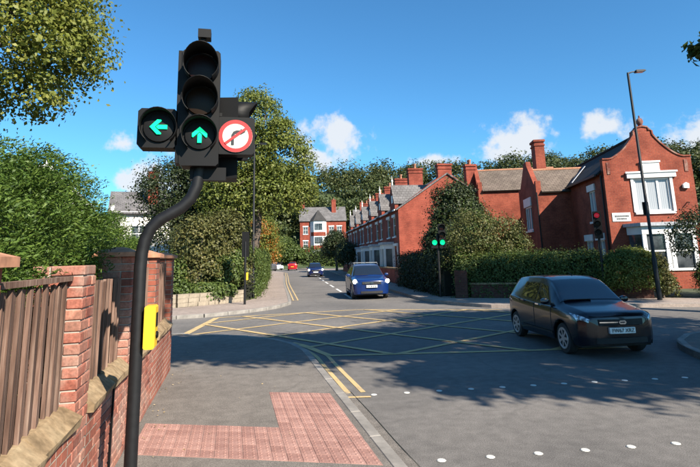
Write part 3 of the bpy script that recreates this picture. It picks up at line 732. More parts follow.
PX, PY = -.68, 4.3
sig = thing('traffic_signal', 'black cranked traffic signal with two green arrows and a no right turn sign', 'traffic light', (PX, PY, PZ))
def sg(x, y, z): return (x-PX, y-PY, z-PZ)
crank = [(-.68, 1.9), (-.675, 2.0), (-.655, 2.10), (-.615, 2.19), (-.55, 2.255), (-.47, 2.30), (-.39, 2.35), (-.325, 2.42), (-.285, 2.52), (-.27, 2.63), (-.27, 2.78), (-.27, 3.45)]
MB().tube([sg(-.68, PY, .10), sg(-.68, PY, 1.0)]+[sg(x, PY, z) for x, z in crank], .046, 18).build('pole', 'black_pole', sig, True)
MB().lathe([(.075, 0), (.075, .05), (.06, .07)], (0, 0, 0), 'z', 18).build('pole_collar', 'black_pole', sig, True)
mb = MB(); rbox(mb, -.42-PX, -.12-PX, -.13, -.0+.06, 2.66-PZ, 3.62-PZ, .02); main = mb.build('signal_housing', 'black_plastic', sig)
for z, st, ar in ((3.46, 'red_off', None), (3.18, 'amber_off', None), (2.90, 'green', 'up')): aspect(main, (-.265-PX, -.135, z-PZ), .116, st, .25 if ar is None else .15, ar)
MB().box(-.45-PX, -.42-PX, -.12, .02, 2.68-PZ, 3.61-PZ).build('backing_edge', 'black_plastic', main)
mb = MB(); rbox(mb, -.735-PX, -.44-PX, -.12, .04, 2.80-PZ, 3.115-PZ, .025); left = mb.build('arrow_housing', 'black_plastic', sig)
aspect(left, (-.575-PX, -.125, 2.957-PZ), .118, 'green', .12, 'left')
mb = MB(); rbox(mb, -.135-PX, .165-PX, -.08, .06, 2.765-PZ, 3.075-PZ, .02); sb = mb.build('sign_box', 'black_plastic', sig)
sc_ = (.012-PX, -.082, 2.915-PZ)
face = MB().lathe([(.135, 0), (.135, -.006), (.13, -.008)], sc_, 'y', 32).build('sign_face', 'sign_white', sb)
mb = MB(); v = []; f = []
for k in range(40):
    a = 2*math.pi*k/40
    for r_ in (.104, .134): v.append((sc_[0]+r_*math.cos(a), sc_[1]-.011, sc_[2]+r_*math.sin(a)))
for k in range(40): f.append((2*k, 2*k+1, (2*k+3) % 80, (2*k+2) % 80))
mesh_obj('red_ring', v, f, 'sign_red', face)
def rot2(p, a): return (p[0]*math.cos(a)-p[1]*math.sin(a), p[0]*math.sin(a)+p[1]*math.cos(a))
mb = MB(); mb.prism([(sc_[0]+q[0], sc_[2]+q[1]) for q in (rot2(p, R(38)) for p in ((-.106, -.010), (.106, -.010), (.106, .010), (-.106, .010)))], 'y', sc_[1]-.017, sc_[1]-.0145); mb.build('red_bar', 'sign_red', face)
arr = [(-.035, -.075), (-.013, -.075), (-.013, -.005), (-.004, .018), (.015, .025), (.040, .025), (.040, .012), (.078, .036), (.040, .060), (.040, .047), (.008, .047), (-.018, .036), (-.033, .010)]
mb = MB(); mb.prism([(sc_[0]+a, sc_[2]+b) for a, b in arr], 'y', sc_[1]-.0135, sc_[1]-.011); mb.build('turn_arrow', 'sign_black', face)
# second head for the other approach, seen from behind
mb = MB(); mb.prism([(-.13-PX, .12), (.03-PX, .09), (.03-PX, .36), (-.13-PX, .36)], 'z', 2.60-PZ, 3.30-PZ); rear = mb.build('rear_signal_housing', 'black_plastic', sig)
for z in (3.175, 2.88): 
    v, f = visor((0, 0, 0), .125, .17); v = [(.03-PX-y_, .235+x_, z-PZ+z_) for x_, y_, z_ in v]; mesh_obj('hood', v, f, 'black_plastic', rear, True)
MB().box(-.34-PX, -.06-PX, -.02, .05, 2.56-PZ, 2.665-PZ).build('lower_bracket', 'black_plastic', sig)
MB().box(-.46-PX, -.10-PX, .0, .03, 3.10-PZ, 3.13-PZ).build('upper_bracket', 'black_plastic', sig)
mb = MB().tube([sg(-.27, PY, 3.61), sg(-.27, PY, 3.735)], .010, 8); mb.tube([sg(-.27, PY, 3.735), sg(-.265, PY-.01, 3.77)], .022, 10); det = mb.build('detector_mount', 'black_plastic', sig)
MB().box(-.31-PX, -.205-PX, -.05, .05, 3.77-PZ, 3.845-PZ).build('detector_camera', 'black_plastic', det)
box_lp(sig, .095, -.01, 1.455-PZ)

def small_signal(name, label, loc, rz, h, lit, with_box=False, double=False, r_=.1):
    t = thing(name, label, 'traffic light', loc, rz, 'smaller traffic signals across the junction')
    MB().tube([(0, 0, -.02), (0, 0, h)], .05, 12).build('pole', 'black_pole', t, True)
    offs = [-.16, .19] if double else [0]
    for i, ox in enumerate(offs):
        hz = h-.55
        mb = MB(); rbox(mb, ox-.15, ox+.15, -.16, 0.02, hz-.1, h+.42 if i == len(offs)-1 else hz+.22, .02); hs = mb.build('signal_housing', 'black_plastic', t)
        top = [('red', h+.26), ('amber', h-.07), ('green', h-.4)] if i == len(offs)-1 else [('green', h-.4)]
        for nm, z in top:
            st = {'red': 'red_off', 'amber': 'amber_off', 'green': 'green_off'}[nm]
            if lit == nm: st = {'red': 'red', 'green': 'round_green'}[nm]
            aspect(hs, (ox, -.165, z), r_, st, .16)
    if with_box: box_lp(t, .09, 0, 1.15)
    return t
small_signal('traffic_signal', 'dark signal with two green lights in front of the dark shrubs by the terrace', (9.05, 22.35, PZ), R(-14), 2.78, 'green', False, True, .115)
small_signal('traffic_signal', 'signal showing a red light in front of the gabled brick house', (14.22, 18.25, PZ), R(-35), 2.95, 'red', True)
small_signal('traffic_signal', 'slim signal post with a yellow button box by the stone wall across the side street', (.55, 23.0, PZ), R(175), 2.6, None, False)
bx_ = [o for o in bpy.data.objects if o.get('label', '').startswith('slim signal post')][0]
box_lp(bx_, -.09, 0, 1.15)

def lamp_post(label, loc, rz, h, lean=0):
    t = thing('street_lamp', label, 'street lamp', loc, rz, 'street lamps'); t.rotation_euler = (0, lean, rz)
    MB().tube([(0, 0, -.05), (0, 0, 1.5), (0, 0, 1.56), (0, 0, h-.1), (0, 0, h)], [.085, .085, .058, .045, .038], 12).build('column', 'black_pole', t, True)
    MB().box(-.03, .03, -.092, -.083, .5, 1.1).build('access_door', 'black_pole', t)
    MB().tube([(0, 0, h-.03), (-.18, 0, h+.02), (-.34, 0, h+.03)], [.03, .026, .022], 8).build('bracket', 'black_pole', t, True)
    mb = MB(); mb.prism([(-.30, h+.075), (-.30, h-.01), (-.55, h+.0), (-.68, h+.03), (-.62, h+.075)][::-1], 'y', -.11, .11); ln = mb.build('lantern', 'black_pole', t)
    MB().box(-.60, -.36, -.08, .08, h-.012, h-.0).build('lantern_glass', 'headlamp', ln)
    MB().box(-.1, .1, -.12, -.04, 3.1, 3.6).build('signal_controller_box', 'black_plastic', t)
    return t
lamp_post('tall black street lamp in front of the gabled brick house', (15.3, 16.75, PZ), R(165), 8.75, R(.4))
lamp_post('thin black street lamp on the left pavement by the trimmed hedge', (1.02, 26.4, PZ), R(165), 7.6)

# ---------------------------------------------------------------- cars
def pchip(x, y, q):
    x, y = np.array(x, float), np.array(y, float); h = np.diff(x); d = np.diff(y)/h; m = np.zeros_like(y)
    m[0], m[-1] = d[0], d[-1]
    for i in range(1, len(x)-1): m[i] = 0 if d[i-1]*d[i] <= 0 else 2*d[i-1]*d[i]/(d[i-1]+d[i])
    q = np.asarray(q, float); i = np.clip(np.searchsorted(x, q)-1, 0, len(h)-1); t = np.clip((q-x[i])/h[i], 0, 1)
    return (1+2*t)*(1-t)**2*y[i]+t*(1-t)**2*h[i]*m[i]+t*t*(3-2*t)*y[i+1]+t*t*(t-1)*h[i]*m[i+1]
HATCH = dict(zt=.80, S=[0, .007, .03, .08, .16, .245, .30, .36, .43, .55, .72, .86, .93, .965, .985, 1],
             top=[.66, .80, .875, .915, .965, 1.02, 1.17, 1.345, 1.465, 1.525, 1.515, 1.475, 1.37, 1.17, 1.0, .92],
             belt=[.60, .715, .775, .81, .85, .885, .895, .905, .915, .93, .96, .99, 1.0, .97, .90, .83],
             w=[.46, .66, .755, .81, .848, .86, .865, .865, .866, .866, .862, .845, .815, .785, .74, .68],
             wr=[.38, .55, .625, .66, .69, .70, .665, .625, .595, .59, .585, .56, .585, .62, .62, .58], L=3.95)
SUV = dict(HATCH, zt=.88, top=[.72, .87, .93, .97, 1.02, 1.08, 1.24, 1.44, 1.57, 1.64, 1.63, 1.57, 1.40, 1.18, 1.02, .95], belt=[.66, .79, .84, .88, .92, .97, .99, 1.0, 1.01, 1.02, 1.05, 1.08, 1.09, 1.05, .97, .9],
           w=[.48, .70, .80, .86, .90, .915, .92, .92, .92, .92, .915, .90, .87, .84, .80, .74], wr=[.42, .60, .67, .70, .74, .75, .72, .68, .65, .64, .635, .62, .64, .68, .68, .62], L=4.5)
def car(label, loc, heading, P, paint, sc=1.0, lit=False, tail=False, plate='', wheel_r=.31, rack=False, detail=True, name='car', group=None, rear_tail=False):
    """nose towards local -Y"""
    t = thing(name, label, 'car', loc, heading, group); t.scale = (sc, sc, sc)
    L = P['L']; yw = (-L/2+.19*L+.05, L/2-.168*L); zs = .235; NS = 130 if detail else 60; sub = 5 if detail else 3
    S = np.linspace(0, 1, NS)**1.0; S = np.unique(np.concatenate([S, np.linspace(0, .012, 10), np.linspace(.012, .06, 10), np.linspace(.95, 1, 10)])); Y = -L/2+S*L
    top, belt, w, wr = (pchip(P['S'], P[k], S) for k in ('top', 'belt', 'w', 'wr'))
    gh = np.clip((top-belt-.10)/.25, 0, 1)
    arch = np.full(len(S), zs); Ra = wheel_r+.055
    for y0 in yw:
        k = np.abs(Y-y0) < Ra; arch[k] = np.maximum(arch[k], wheel_r+np.sqrt(Ra**2-(Y[k]-y0)**2)*.97)
    edge = np.minimum(np.abs(S-0)/.03, np.abs(1-S)/.03).clip(0, 1); bot = np.maximum(arch, zs+.03*(1-edge))
    zr = top-.035-.055*gh
    K = np.zeros((len(S), 9, 2))
    K[:, 0] = np.stack([w*.95, bot], 1); K[:, 1] = np.stack([w*.992, np.maximum(bot+.015, zs+.14)], 1); K[:, 2] = np.stack([w*1.0, np.maximum(bot+.03, .52*belt+.06)], 1)
    K[:, 3] = np.stack([w*.995, np.maximum(bot+.045, belt-.10)], 1); K[:, 4] = np.stack([w*.965, belt], 1)
    K[:, 5] = np.stack([w*.93, belt+.022], 1); K[:, 6] = np.stack([wr, np.maximum(zr, belt+.03)], 1); K[:, 7] = np.stack([wr*.82, np.maximum(top-.016, belt+.035)], 1); K[:, 8] = np.stack([wr*0, top], 1)
    # smooth across the section
    q = np.linspace(0, 8, 8*sub+1); G = np.zeros((len(S), len(q), 3))
    pad = np.concatenate([2*K[:, :1]-K[:, 1:2], K, (K[:, 7:8]*np.array([-1, 1]))], 1)
    for j, u in enumerate(q):
        i = min(int(u), 7); f = u-i; a, b, c, d = pad[:, i], pad[:, i+1], pad[:, i+2], pad[:, i+3]; tn = .55
        m1, m2 = tn*(c-a)*.9, tn*(d-b)*.9
        hp = (2*f**3-3*f*f+1)*b+(f**3-2*f*f+f)*m1+(-2*f**3+3*f*f)*c+(f**3-f*f)*m2
        G[:, j, 0] = hp[:, 0]; G[:, j, 2] = hp[:, 1]; G[:, j, 1] = Y
    G[:, -1, 0] = 0
    # nose and tail pushed into a gentle bow so the ends are not flat
    bow = .13*L/4
    G[:, :, 1] += (np.exp(-((S)/.05)**2)[:, None]*(G[:, :, 0]/.8)**2*bow) - (np.exp(-((1-S)/.05)**2)[:, None]*(G[:, :, 0]/.8)**2*bow*.8)
    def ev(s, u, side=1, off=0.0):
        fs = np.interp(s, S, np.arange(len(S))); fu = u*sub
        def at(a, b):
            a = min(max(a, 0), len(S)-1.001); b = min(max(b, 0), len(q)-1.001); i, j = int(a), int(b); x, y = a-i, b-j
            return (G[i, j]*(1-x)*(1-y)+G[i+1, j]*x*(1-y)+G[i, j+1]*(1-x)*y+G[i+1, j+1]*x*y)
        p = at(fs, fu); du = at(fs, fu+.4)-at(fs, fu-.4); ds = at(fs+.4, fu)-at(fs-.4, fu); n = np.cross(ds, du); n /= (np.linalg.norm(n)+1e-9)
        if n[0] < 0 and abs(n[0]) > .3 or n[2] < -.6: n = -n
        p = p+n*off; return (p[0]*side, p[1], p[2])
    m = len(q); v = []; f = []
    for side in (1, -1):
        b0 = len(v); v += [(p[0]*side, p[1], p[2]) for p in G.reshape(-1, 3)]
        for i in range(len(S)-1):
            for j in range(m-1):
                a = b0+i*m+j; f.append((a, a+1, a+m+1, a+m) if side > 0 else (a, a+m, a+m+1, a+1))
    nn = len(S)*m
    for i0 in (0, (len(S)-1)*m):
        for j in range(m-1): f.append((i0+j, i0+j+1, nn+i0+j+1, nn+i0+j))
    me = bpy.data.meshes.new('body'); me.from_pydata(v, [], f); bm = bmesh.new(); bm.from_mesh(me); bmesh.ops.remove_doubles(bm, verts=bm.verts, dist=.0005); bmesh.ops.recalc_face_normals(bm, faces=bm.faces); bm.to_mesh(me); bm.free()
    me.polygons.foreach_set('use_smooth', [True]*len(me.polygons)); me.set_sharp_from_angle(angle=R(50)); body = link('body', me, paint, t)
    def patch(name, c4, mat, parent, off=.006, nu=8, ns=10, sides=(1, -1)):
        """c4: four (s,u) corners in order; bilinear patch on the skin"""
        out = []
        for side in sides:
            v = []; f = []
            for i in range(ns+1):
                for j in range(nu+1):
                    a, b = i/ns, j/nu; s = (1-a)*(1-b)*c4[0][0]+a*(1-b)*c4[1][0]+a*b*c4[2][0]+(1-a)*b*c4[3][0]; u = (1-a)*(1-b)*c4[0][1]+a*(1-b)*c4[1][1]+a*b*c4[2][1]+(1-a)*b*c4[3][1]
                    v.append(ev(s, u, side, off))
            for i in range(ns):
                for j in range(nu): a = i*(nu+1)+j; f.append((a, a+1, a+nu+2, a+nu+1))
            out.append(mesh_obj(name, v, f, mat, parent, True))
        return out
    # windscreen and rear window: both halves in one pane
    def pane(name, s0, s1, u0, u1, mat, inset0=0, inset1=0):
        v = []; f = []; ns, nx = 10, 16
        for i in range(ns+1):
            a = i/ns; s = s0+(s1-s0)*a
            for j in range(nx+1):
                x = -1+2*j/nx; ue = u0+(u1-u0)*a; u = 8-abs(x)*(8-ue); v.append(ev(s, u, 1 if x >= 0 else -1, .007))
        for i in range(ns):
            for j in range(nx): b = i*(nx+1)+j; f.append((b, b+1, b+nx+2, b+nx+1))
        return mesh_obj(name, v, f, mat, t, True)
    ws = pane('windscreen', .262, .415, 5.95, 6.05, 'car_glass'); pane('rear_window', .885, .955, 6.15, 6.2, 'car_glass')
    MB().box(-.62, -.02, ev(.255, 7.6)[1], ev(.255, 7.6)[1]+.03, ev(.262, 7.4)[2]+.008, ev(.262, 7.4)[2]+.02).build('wiper', 'rubber', ws)
    patch('side_window', [(.335, 5.12), (.515, 5.12), (.515, 5.82), (.432, 5.82)], 'car_glass', t)
    patch('side_window', [(.535, 5.12), (.735, 5.14), (.735, 5.82), (.535, 5.82)], 'car_glass', t)
    if P is SUV: patch('side_window', [(.752, 5.16), (.855, 5.3), (.835, 5.72), (.752, 5.82)], 'car_glass', t)
    # door shut lines and handles
    for s0, s1 in ((.305, .312), (.522, .529), (.742, .745)): patch('door_gap', [(s0, 1.2 if s0 < .7 else 3.4), (s1, 1.2 if s0 < .7 else 3.4), (s1, 5.0), (s0, 5.0)], 'rubber', body, .003, 10, 1)
    if detail:
        for s in (.475, .685):
            for sd in (1, -1):
                a = ev(s, 3.75, sd, .02); MB().box(a[0]-.012, a[0]+.012, a[1]-.085, a[1]+.085, a[2]-.016, a[2]+.016).build('door_handle', 'chrome' if s < .6 else paint, body)
        patch('sill_trim', [(.30, .9), (.70, .9), (.70, 1.15), (.30, 1.15)], 'rubber', body, .012, 2, 14)
    hl = 'lamp_on' if lit else 'headlamp'
    if lit:
        for sd in (1, -1):
            a = ev(.028, 3.95, sd, .02); MB().lathe([(.10, 0), (.095, -.03), (.05, -.05)], a, 'y', 16).build('headlamp', hl, t, True)
    patch('headlamp_unit', [(.0055, 3.75), (.05, 3.15), (.125, 4.2), (.0065, 5.3)], 'headlamp', t, .008, 6, 10)
    fy = lambda x: -L/2+(x/.8)**2*bow-.006
    def front(name, x0, x1, z0, z1, mat, parent, th=.015, n=8):
        v = []; f = []
        for i in range(n+1):
            x = x0+(x1-x0)*i/n; y = fy(x); v += [(x, y-th, z0), (x, y-th, z1), (x, y+.03, z1), (x, y+.03, z0)]
        for i in range(n):
            for k in range(4): f.append((i*4+k, i*4+4+k, i*4+4+(k+1) % 4, i*4+(k+1) % 4))
        f += [(0, 1, 2, 3), tuple(n*4+k for k in (3, 2, 1, 0))]
        return mesh_obj(name, v, f, mat, parent)
    zt = P['zt']
    gr = front('grille', -.45, .45, zt-.165, zt-.055, 'rubber', t)
    front('grille_bar', -.44, -.085, zt-.118, zt-.098, 'chrome', gr, .022); front('grille_bar', .085, .44, zt-.118, zt-.098, 'chrome', gr, .022) if not detail else None
    em = MB(); rbox(em, -.075, .075, fy(0)-.04, fy(0)-.01, zt-.145, zt-.072, .025); em = em.build('emblem', 'chrome', gr)
    MB().box(-.045, .045, fy(0)-.043, fy(0)-.041, zt-.118, zt-.1).build('emblem_slot', 'rubber', em)
    front('lower_intake', -.52, .52, zs+.06, zs+.16, 'rubber', t)
    pl = front('number_plate', -.26, .26, zt-.32, zt-.21, 'plate', t, .026, 4)
    if plate:
        me = text_mesh(plate, .105); o = link('plate_lettering', me, 'sign_black', pl, (0, fy(0)-.036, zt-.265), (R(90), 0, 0)); o.scale = (.92, 1, 1)
    for sd in (1, -1):
        a = ev(.335, 5.15, sd, .0); mb = MB()
        mb.lathe([(.02, -.07), (.085, -.05), (.10, .0), (.09, .03), (.03, .04)], (0, 0, 0), 'y', 14)
        o = mb.build('door_mirror', paint, t, True); o.location = (a[0]+sd*.13, a[1]+.01, a[2]+.06); o.scale = (1.05, .9, .72)
        MB().box(-.12 if sd > 0 else -.0, 0 if sd > 0 else .12, -.015, .02, -.09, -.03).build('mirror_arm', paint, o)
        MB().lathe([(.08, .042), (.03, .046)], (0, 0, 0), 'y', 14).build('mirror_glass', 'chrome', o)
        tl = patch('tail_lamp', [(.945, 3.7), (.985, 3.6), (.985, 5.2), (.945, 5.6)], 'tail_on' if tail else 'sign_red', t, .008, 6, 4, (sd,))
    if rear_tail: 
        yb = L/2+.004; MB().box(-.26, .26, yb-.01, yb+.012, .60, .71).build('number_plate', 'yellow_box', t)
    # underbody and wheels
    MB().box(-.72, .72, -L/2+.25, L/2-.25, .2, .52).build('underbody', 'rubber', t)
    for y0 in yw:
        for sd in (1, -1):
            wx = sd*(float(np.interp(y0, Y, w))*.96-.09); wh = MB().lathe([(wheel_r*.66, -.095), (wheel_r*.94, -.09), (wheel_r, -.055), (wheel_r, .055), (wheel_r*.94, .09), (wheel_r*.66, .095)], (0, 0, 0), 'x', 28).build('wheel', 'rubber', t, True)
            wh.location = (wx, y0, wheel_r)
            mb = MB().lathe([(wheel_r*.70, sd*.090), (wheel_r*.69, sd*.104), (wheel_r*.62, sd*.104), (wheel_r*.60, sd*.098), (.01, sd*.098)], (0, 0, 0), 'x', 28)
            rim = mb.build('rim', 'alloy', wh, True)
            ho = MB()
            for k in range(7):      # dark holes between the spokes
                a = 2*math.pi*k/7; r0, r1 = wheel_r*.24, wheel_r*.56; pts_ = [(r0, -.13), (r1, -.27), (r1, .27), (r0, .13)]
                ho.prism([(r_*math.cos(a+b), r_*math.sin(a+b)) for r_, b in pts_], 'x', sd*.096, sd*.101)
            ho.build('rim_openings', 'rubber', rim)
    if detail: MB().tube([(0, -.05*L, P['top'][9]-.002), (0, -.035*L, P['top'][9]+.04), (0, .0, P['top'][9]+.09)], [.012, .006, .003], 6).build('aerial', 'rubber', t)
    if rack:
        for sd in (1, -1): MB().tube([(sd*.60, -.05*L, P['top'][9]-.03), (sd*.60, 0, P['top'][9]+.045), (sd*.60, .25*L, P['top'][9]+.045), (sd*.60, .3*L, P['top'][9]-.06)], .016, 8).build('roof_rail', 'steel', t, True)
        MB().box(-.62, .62, .02, .10, P['top'][9]+.045, P['top'][9]+.075).build('cross_bar', 'steel', t)
    return t
car('black five door hatchback turning through the box junction, headlamps unlit', (7.22, 10.42, 0), -R(8), HATCH, 'car_black', .93, False, False, 'FW67 XRZ')
car('bright blue crossover with roof bars and lit headlights coming down the road', (6.62, 26.2, 0), R(-7), SUV, 'car_blue', .98, True, False, 'YA18 RXE', .35, True)
car('small dark blue car with lit headlights, farther up the road', (9.0, 58.5, 0), R(-6), HATCH, 'car_navy', .98, True, False, '', detail=False)
car('red car driving away with its tail lights showing, far up the road', (10.6, 95, 0), R(172), HATCH, 'car_red', 1.0, False, True, '', detail=False, rear_tail=True)
car('dark grey car parked at the left kerb far up the road', (6.3, 96, 0), R(205), HATCH, 'car_grey', 1.0, False, False, '', detail=False)
car('white car parked at the far bend beside the dark grey car', (7.9, 101, 0), R(35), HATCH, 'car_white', .95, False, False, '', detail=False)

# ---------------------------------------------------------------- buildings
def wall_panel(mb, o, d, length, z0, z1, opens, depth=.14, thick=.25):
    """upright wall face from o along d (outside on the right of d), with real openings and their reveals"""
    n = (d[1], -d[0])
    P = lambda s, z, b=0: (o[0]+d[0]*s-n[0]*b, o[1]+d[1]*s-n[1]*b, z)
    ss = sorted({0, length, *[q for w in opens for q in w[:2]]}); zz = sorted({z0, z1, *[q for w in opens for q in w[2:4]]})
    for i in range(len(ss)-1):
        for k in range(len(zz)-1):
            cs, cz = (ss[i]+ss[i+1])/2, (zz[k]+zz[k+1])/2
            if any(w[0] < cs < w[1] and w[2] < cz < w[3] for w in opens): continue
            mb.add([P(ss[i], zz[k]), P(ss[i+1], zz[k]), P(ss[i+1], zz[k+1]), P(ss[i], zz[k+1])], [(0, 1, 2, 3)])
    for a, b, c, e in [w[:4] for w in opens]:
        q = [(a, c), (b, c), (b, e), (a, e)]
        for i in range(4):
            p0, p1 = q[i], q[(i+1) % 4]; mb.add([P(*p0), P(*p1), P(*p1, depth), P(*p0, depth)], [(0, 1, 2, 3)])
        mb.add([P(a, c, depth), P(b, c, depth), P(b, e, depth), P(a, e, depth)], [(0, 1, 2, 3)])

def obox(mb, o, d, s0, s1, b0, b1, z0, z1):
    """box in wall coordinates: s along the wall, b outwards"""
    n = (d[1], -d[0]); P = lambda s, b, z: (o[0]+d[0]*s+n[0]*b, o[1]+d[1]*s+n[1]*b, z)
    mb.add([P(s0, b0, z0), P(s1, b0, z0), P(s1, b1, z0), P(s0, b1, z0), P(s0, b0, z1), P(s1, b0, z1), P(s1, b1, z1), P(s0, b1, z1)],
           [(0, 3, 2, 1), (4, 5, 6, 7), (0, 1, 5, 4), (1, 2, 6, 5), (2, 3, 7, 6), (3, 0, 4, 7)])

def window(parent, o, d, a, b, c, e, mull=1, transom=True, sill=True, lintel=None, pane='glass', fw=.06, frame='white'):
    m = MB(); D0, D1 = -.105, -.035
    obox(m, o, d, a+.003, b-.003, D0, D1, c+.003, c+fw); obox(m, o, d, a+.003, b-.003, D0, D1, e-fw, e-.003)
    obox(m, o, d, a+.003, a+fw, D0, D1, c+fw+.001, e-fw-.001); obox(m, o, d, b-fw, b-.003, D0, D1, c+fw+.001, e-fw-.001)
    for k in range(mull):
        x = a+(b-a)*(k+1)/(mull+1); obox(m, o, d, x-fw*.5, x+fw*.5, D0+.004, D1-.004, c+fw+.002, e-fw-.002)
    if transom: obox(m, o, d, a+fw+.002, b-fw-.002, D0+.008, D1-.01, c+(e-c)*.55, c+(e-c)*.55+fw*.8)
    w = m.build('window', frame, parent)
    m = MB(); obox(m, o, d, a+.02, b-.02, -.095, -.088, c+.02, e-.02); m.build('pane', pane, w)
    if sill: m = MB(); obox(m, o, d, a-.08, b+.08, .004, .09, c-.11, c-.002); m.build('sill', 'white', w)
    if lintel: m = MB(); obox(m, o, d, a-.1, b+.1, .004, .07, e+.002, e+lintel); m.build('lintel', 'white', w)
    return w

def roof_slab(name, p0, p1, p2, p3, mat, parent, thick=.09):
    """p0-p1 along the eave, p3-p2 along the ridge; carries its own UVs in metres"""
    p = [Vector(q) for q in (p0, p1, p2, p3)]; n = (p[1]-p[0]).cross(p[3]-p[0]).normalized()
    if n.z < 0: n = -n
    v = p+[q-n*thick for q in p]; f = [(0, 1, 2, 3), (7, 6, 5, 4), (0, 4, 5, 1), (1, 5, 6, 2), (2, 6, 7, 3), (3, 7, 4, 0)]
    o = mesh_obj(name, v, f, mat, parent); me = o.data; uv = me.uv_layers.new(name='UVMap'); e = (p[1]-p[0]).normalized(); g = n.cross(e)
    for lp in me.loops: q = me.vertices[lp.vertex_index].co-p[0]; uv.data[lp.index].uv = (q.dot(e), q.dot(g))
    return o

def chimney(parent, x, y, z0, z1, w=.6, dpt=.9, pots=2, mat='house_brick', band=True):
    m = MB().box(x-w/2, x+w/2, y-dpt/2, y+dpt/2, z0, z1)
    if band:
        m.box(x-w/2-.05, x+w/2+.05, y-dpt/2-.05, y+dpt/2+.05, z1-.42, z1-.32); m.box(x-w/2-.07, x+w/2+.07, y-dpt/2-.07, y+dpt/2+.07, z1-.14, z1+.003)
    c = m.build('chimney', mat, parent)
    for k in range(pots):
        py = y+(k-(pots-1)/2)*dpt*.42; MB().lathe([(.11, z1), (.10, z1+.3), (.13, z1+.34), (.13, z1+.42), (.08, z1+.42)], (x, py, 0), 'z', 10).build('chimney_pot', 'terracotta', c, True)
    return c

def shaped_gable(w, sh, apex):
    """outline of a Dutch-style gable parapet on a wall w wide: kneelers, concave sweeps, small flat cap"""
    L = [(0, sh-.9), (0, sh), (.34, sh)]
    L += [(.34+(w/2-.34-.42)*k/9, sh-.02+(apex-.35-sh)*(.35*(k/9)+.65*(k/9)**2.0)) for k in range(1, 10)]
    L += [(w/2-.40, apex-.14), (w/2-.26, apex-.14), (w/2-.26, apex), (w/2, apex+.06)]
    return L + [(w-x, z) for x, z in L[::-1][1:]]

# ---- the gabled brick house on the right (house frame: x along the gable, y away from the street)
VH = thing('brick_house', 'large red brick house with a shaped front gable and white stone window surrounds', 'house', (18.1, 22.35, .14), -R(19))
GW, EV = 4.2, 5.75
walls = MB()
up_w = (1.35, 3.05, 3.62, 5.30)
wall_panel(walls, (0, 0), (1, 0), GW, -.1, 5.4, [up_w, (1.0, 3.55, .85, 2.75)])
g = shaped_gable(GW, 6.3, 7.85); g = [(x, max(z, 5.4)) for x, z in g]; g[0] = (0, 5.4); g[-1] = (GW, 5.4)
walls.prism(g[::-1], 'y', 0, .32)
left_op = [(8.2-5.6, 8.2-4.5, 3.2, 4.9), (8.2-2.45, 8.2-1.5, 3.35, 4.95), (8.2-3.7, 8.2-2.6, .9, 2.35), (8.2-2.0, 8.2-.9, .9, 2.35)][1:]
wall_panel(walls, (0, 8.2), (0, -1), 8.2, -.1, EV, left_op)
wall_panel(walls, (GW, 0), (0, 1), 14, -.1, EV, [])
wall_panel(walls, (0, 16), (0, -1), 7.8, -.1, EV, [])
wall_panel(walls, (GW, 16), (-1, 0), GW, -.1, EV, []); walls.prism([(0, EV), (GW/2, 7.6), (GW, EV)][::-1], 'y', 15.8, 16)
VW = walls.build('wall', 'house_brick', VH)
# quoin stone panels on the shoulders
for x in (.18, GW-.36): MB().box(x, x+.16, -.03, .0-.002, 5.55, 6.15).build('shoulder_recess', 'brick_dark', VW)
for x in (GW/2,): 
    m = MB().lathe([(.16, 7.90), (.10, 8.0), (.13, 8.08), (.17, 8.2), (.12, 8.34), (.04, 8.40), (.03, 8.52)], (x, .15, 0), 'z', 12); m.build('finial', 'brick_dark', VW, True)
cop = MB(); gg = shaped_gable(GW, 6.3, 7.85)[1:-1]
for (xa, za), (xb, zb) in zip(gg, gg[1:]):
    dx, dz = xb-xa, zb-za; l_ = math.hypot(dx, dz) + 1e-6; nx, nz = -dz/l_*.07, dx/l_*.07
    cop.prism([(xa, za), (xb, zb), (xb+nx, zb+nz), (xa+nx, za+nz)][::-1], 'y', -.05, .37)
cop.build('gable_coping', 'brick_dark', VW)
w1 = window(VH, (0, 0), (1, 0), *up_w, mull=2, transom=False, pane='curtain', fw=.10)
m = MB(); obox(m, (0, 0), (1, 0), 1.05, 3.35, .004, .12, 5.30, 5.62); obox(m, (0, 0), (1, 0), 1.75, 2.65, .004, .08, 5.623, 6.12); obox(m, (0, 0), (1, 0), .98, 3.42, .122, .17, 5.54, 5.62)
obox(m, (0, 0), (1, 0), 1.7, 2.7, .082, .12, 6.05, 6.14); m.build('stone_surround', 'white', w1)
for a, b in ((1.22, 1.348), (3.052, 3.18)): m = MB(); obox(m, (0, 0), (1, 0), a, b, .004, .05, 3.62, 5.29); m.build('window_jamb', 'white', w1)
# bay window with a flat stone roof
bay = MB(); bx0, bx1, bd = .75, 3.85, .85
bay.prism([(bx0, 0), (bx0+.35, -bd), (bx1-.35, -bd), (bx1, 0)], 'z', -.1, .82); B = bay.build('bay_window', 'house_brick', VH)
rf = MB().prism([(bx0-.15, -.004), (bx0+.26, -bd-.16), (bx1-.26, -bd-.16), (bx1+.15, -.004)], 'z', 2.9, 3.06); rf.build('bay_roof', 'lead', B)
hd = MB().prism([(bx0, -.006), (bx0+.35, -bd), (bx1-.35, -bd), (bx1, -.006)], 'z', 2.52, 2.897); hd.build('bay_head', 'white', B)
MB().prism([(bx0-.05, -.008), (bx0+.32, -bd-.06), (bx1-.32, -bd-.06), (bx1+.05, -.008)], 'z', .823, .93).build('bay_sill', 'white', B)
for x in (bx0+.36, bx0+1.35, bx1-1.53, bx1-.54): MB().box(x, x+.18, -bd+.02, -bd+.2, .932, 2.518).build('bay_mullion', 'white', B)
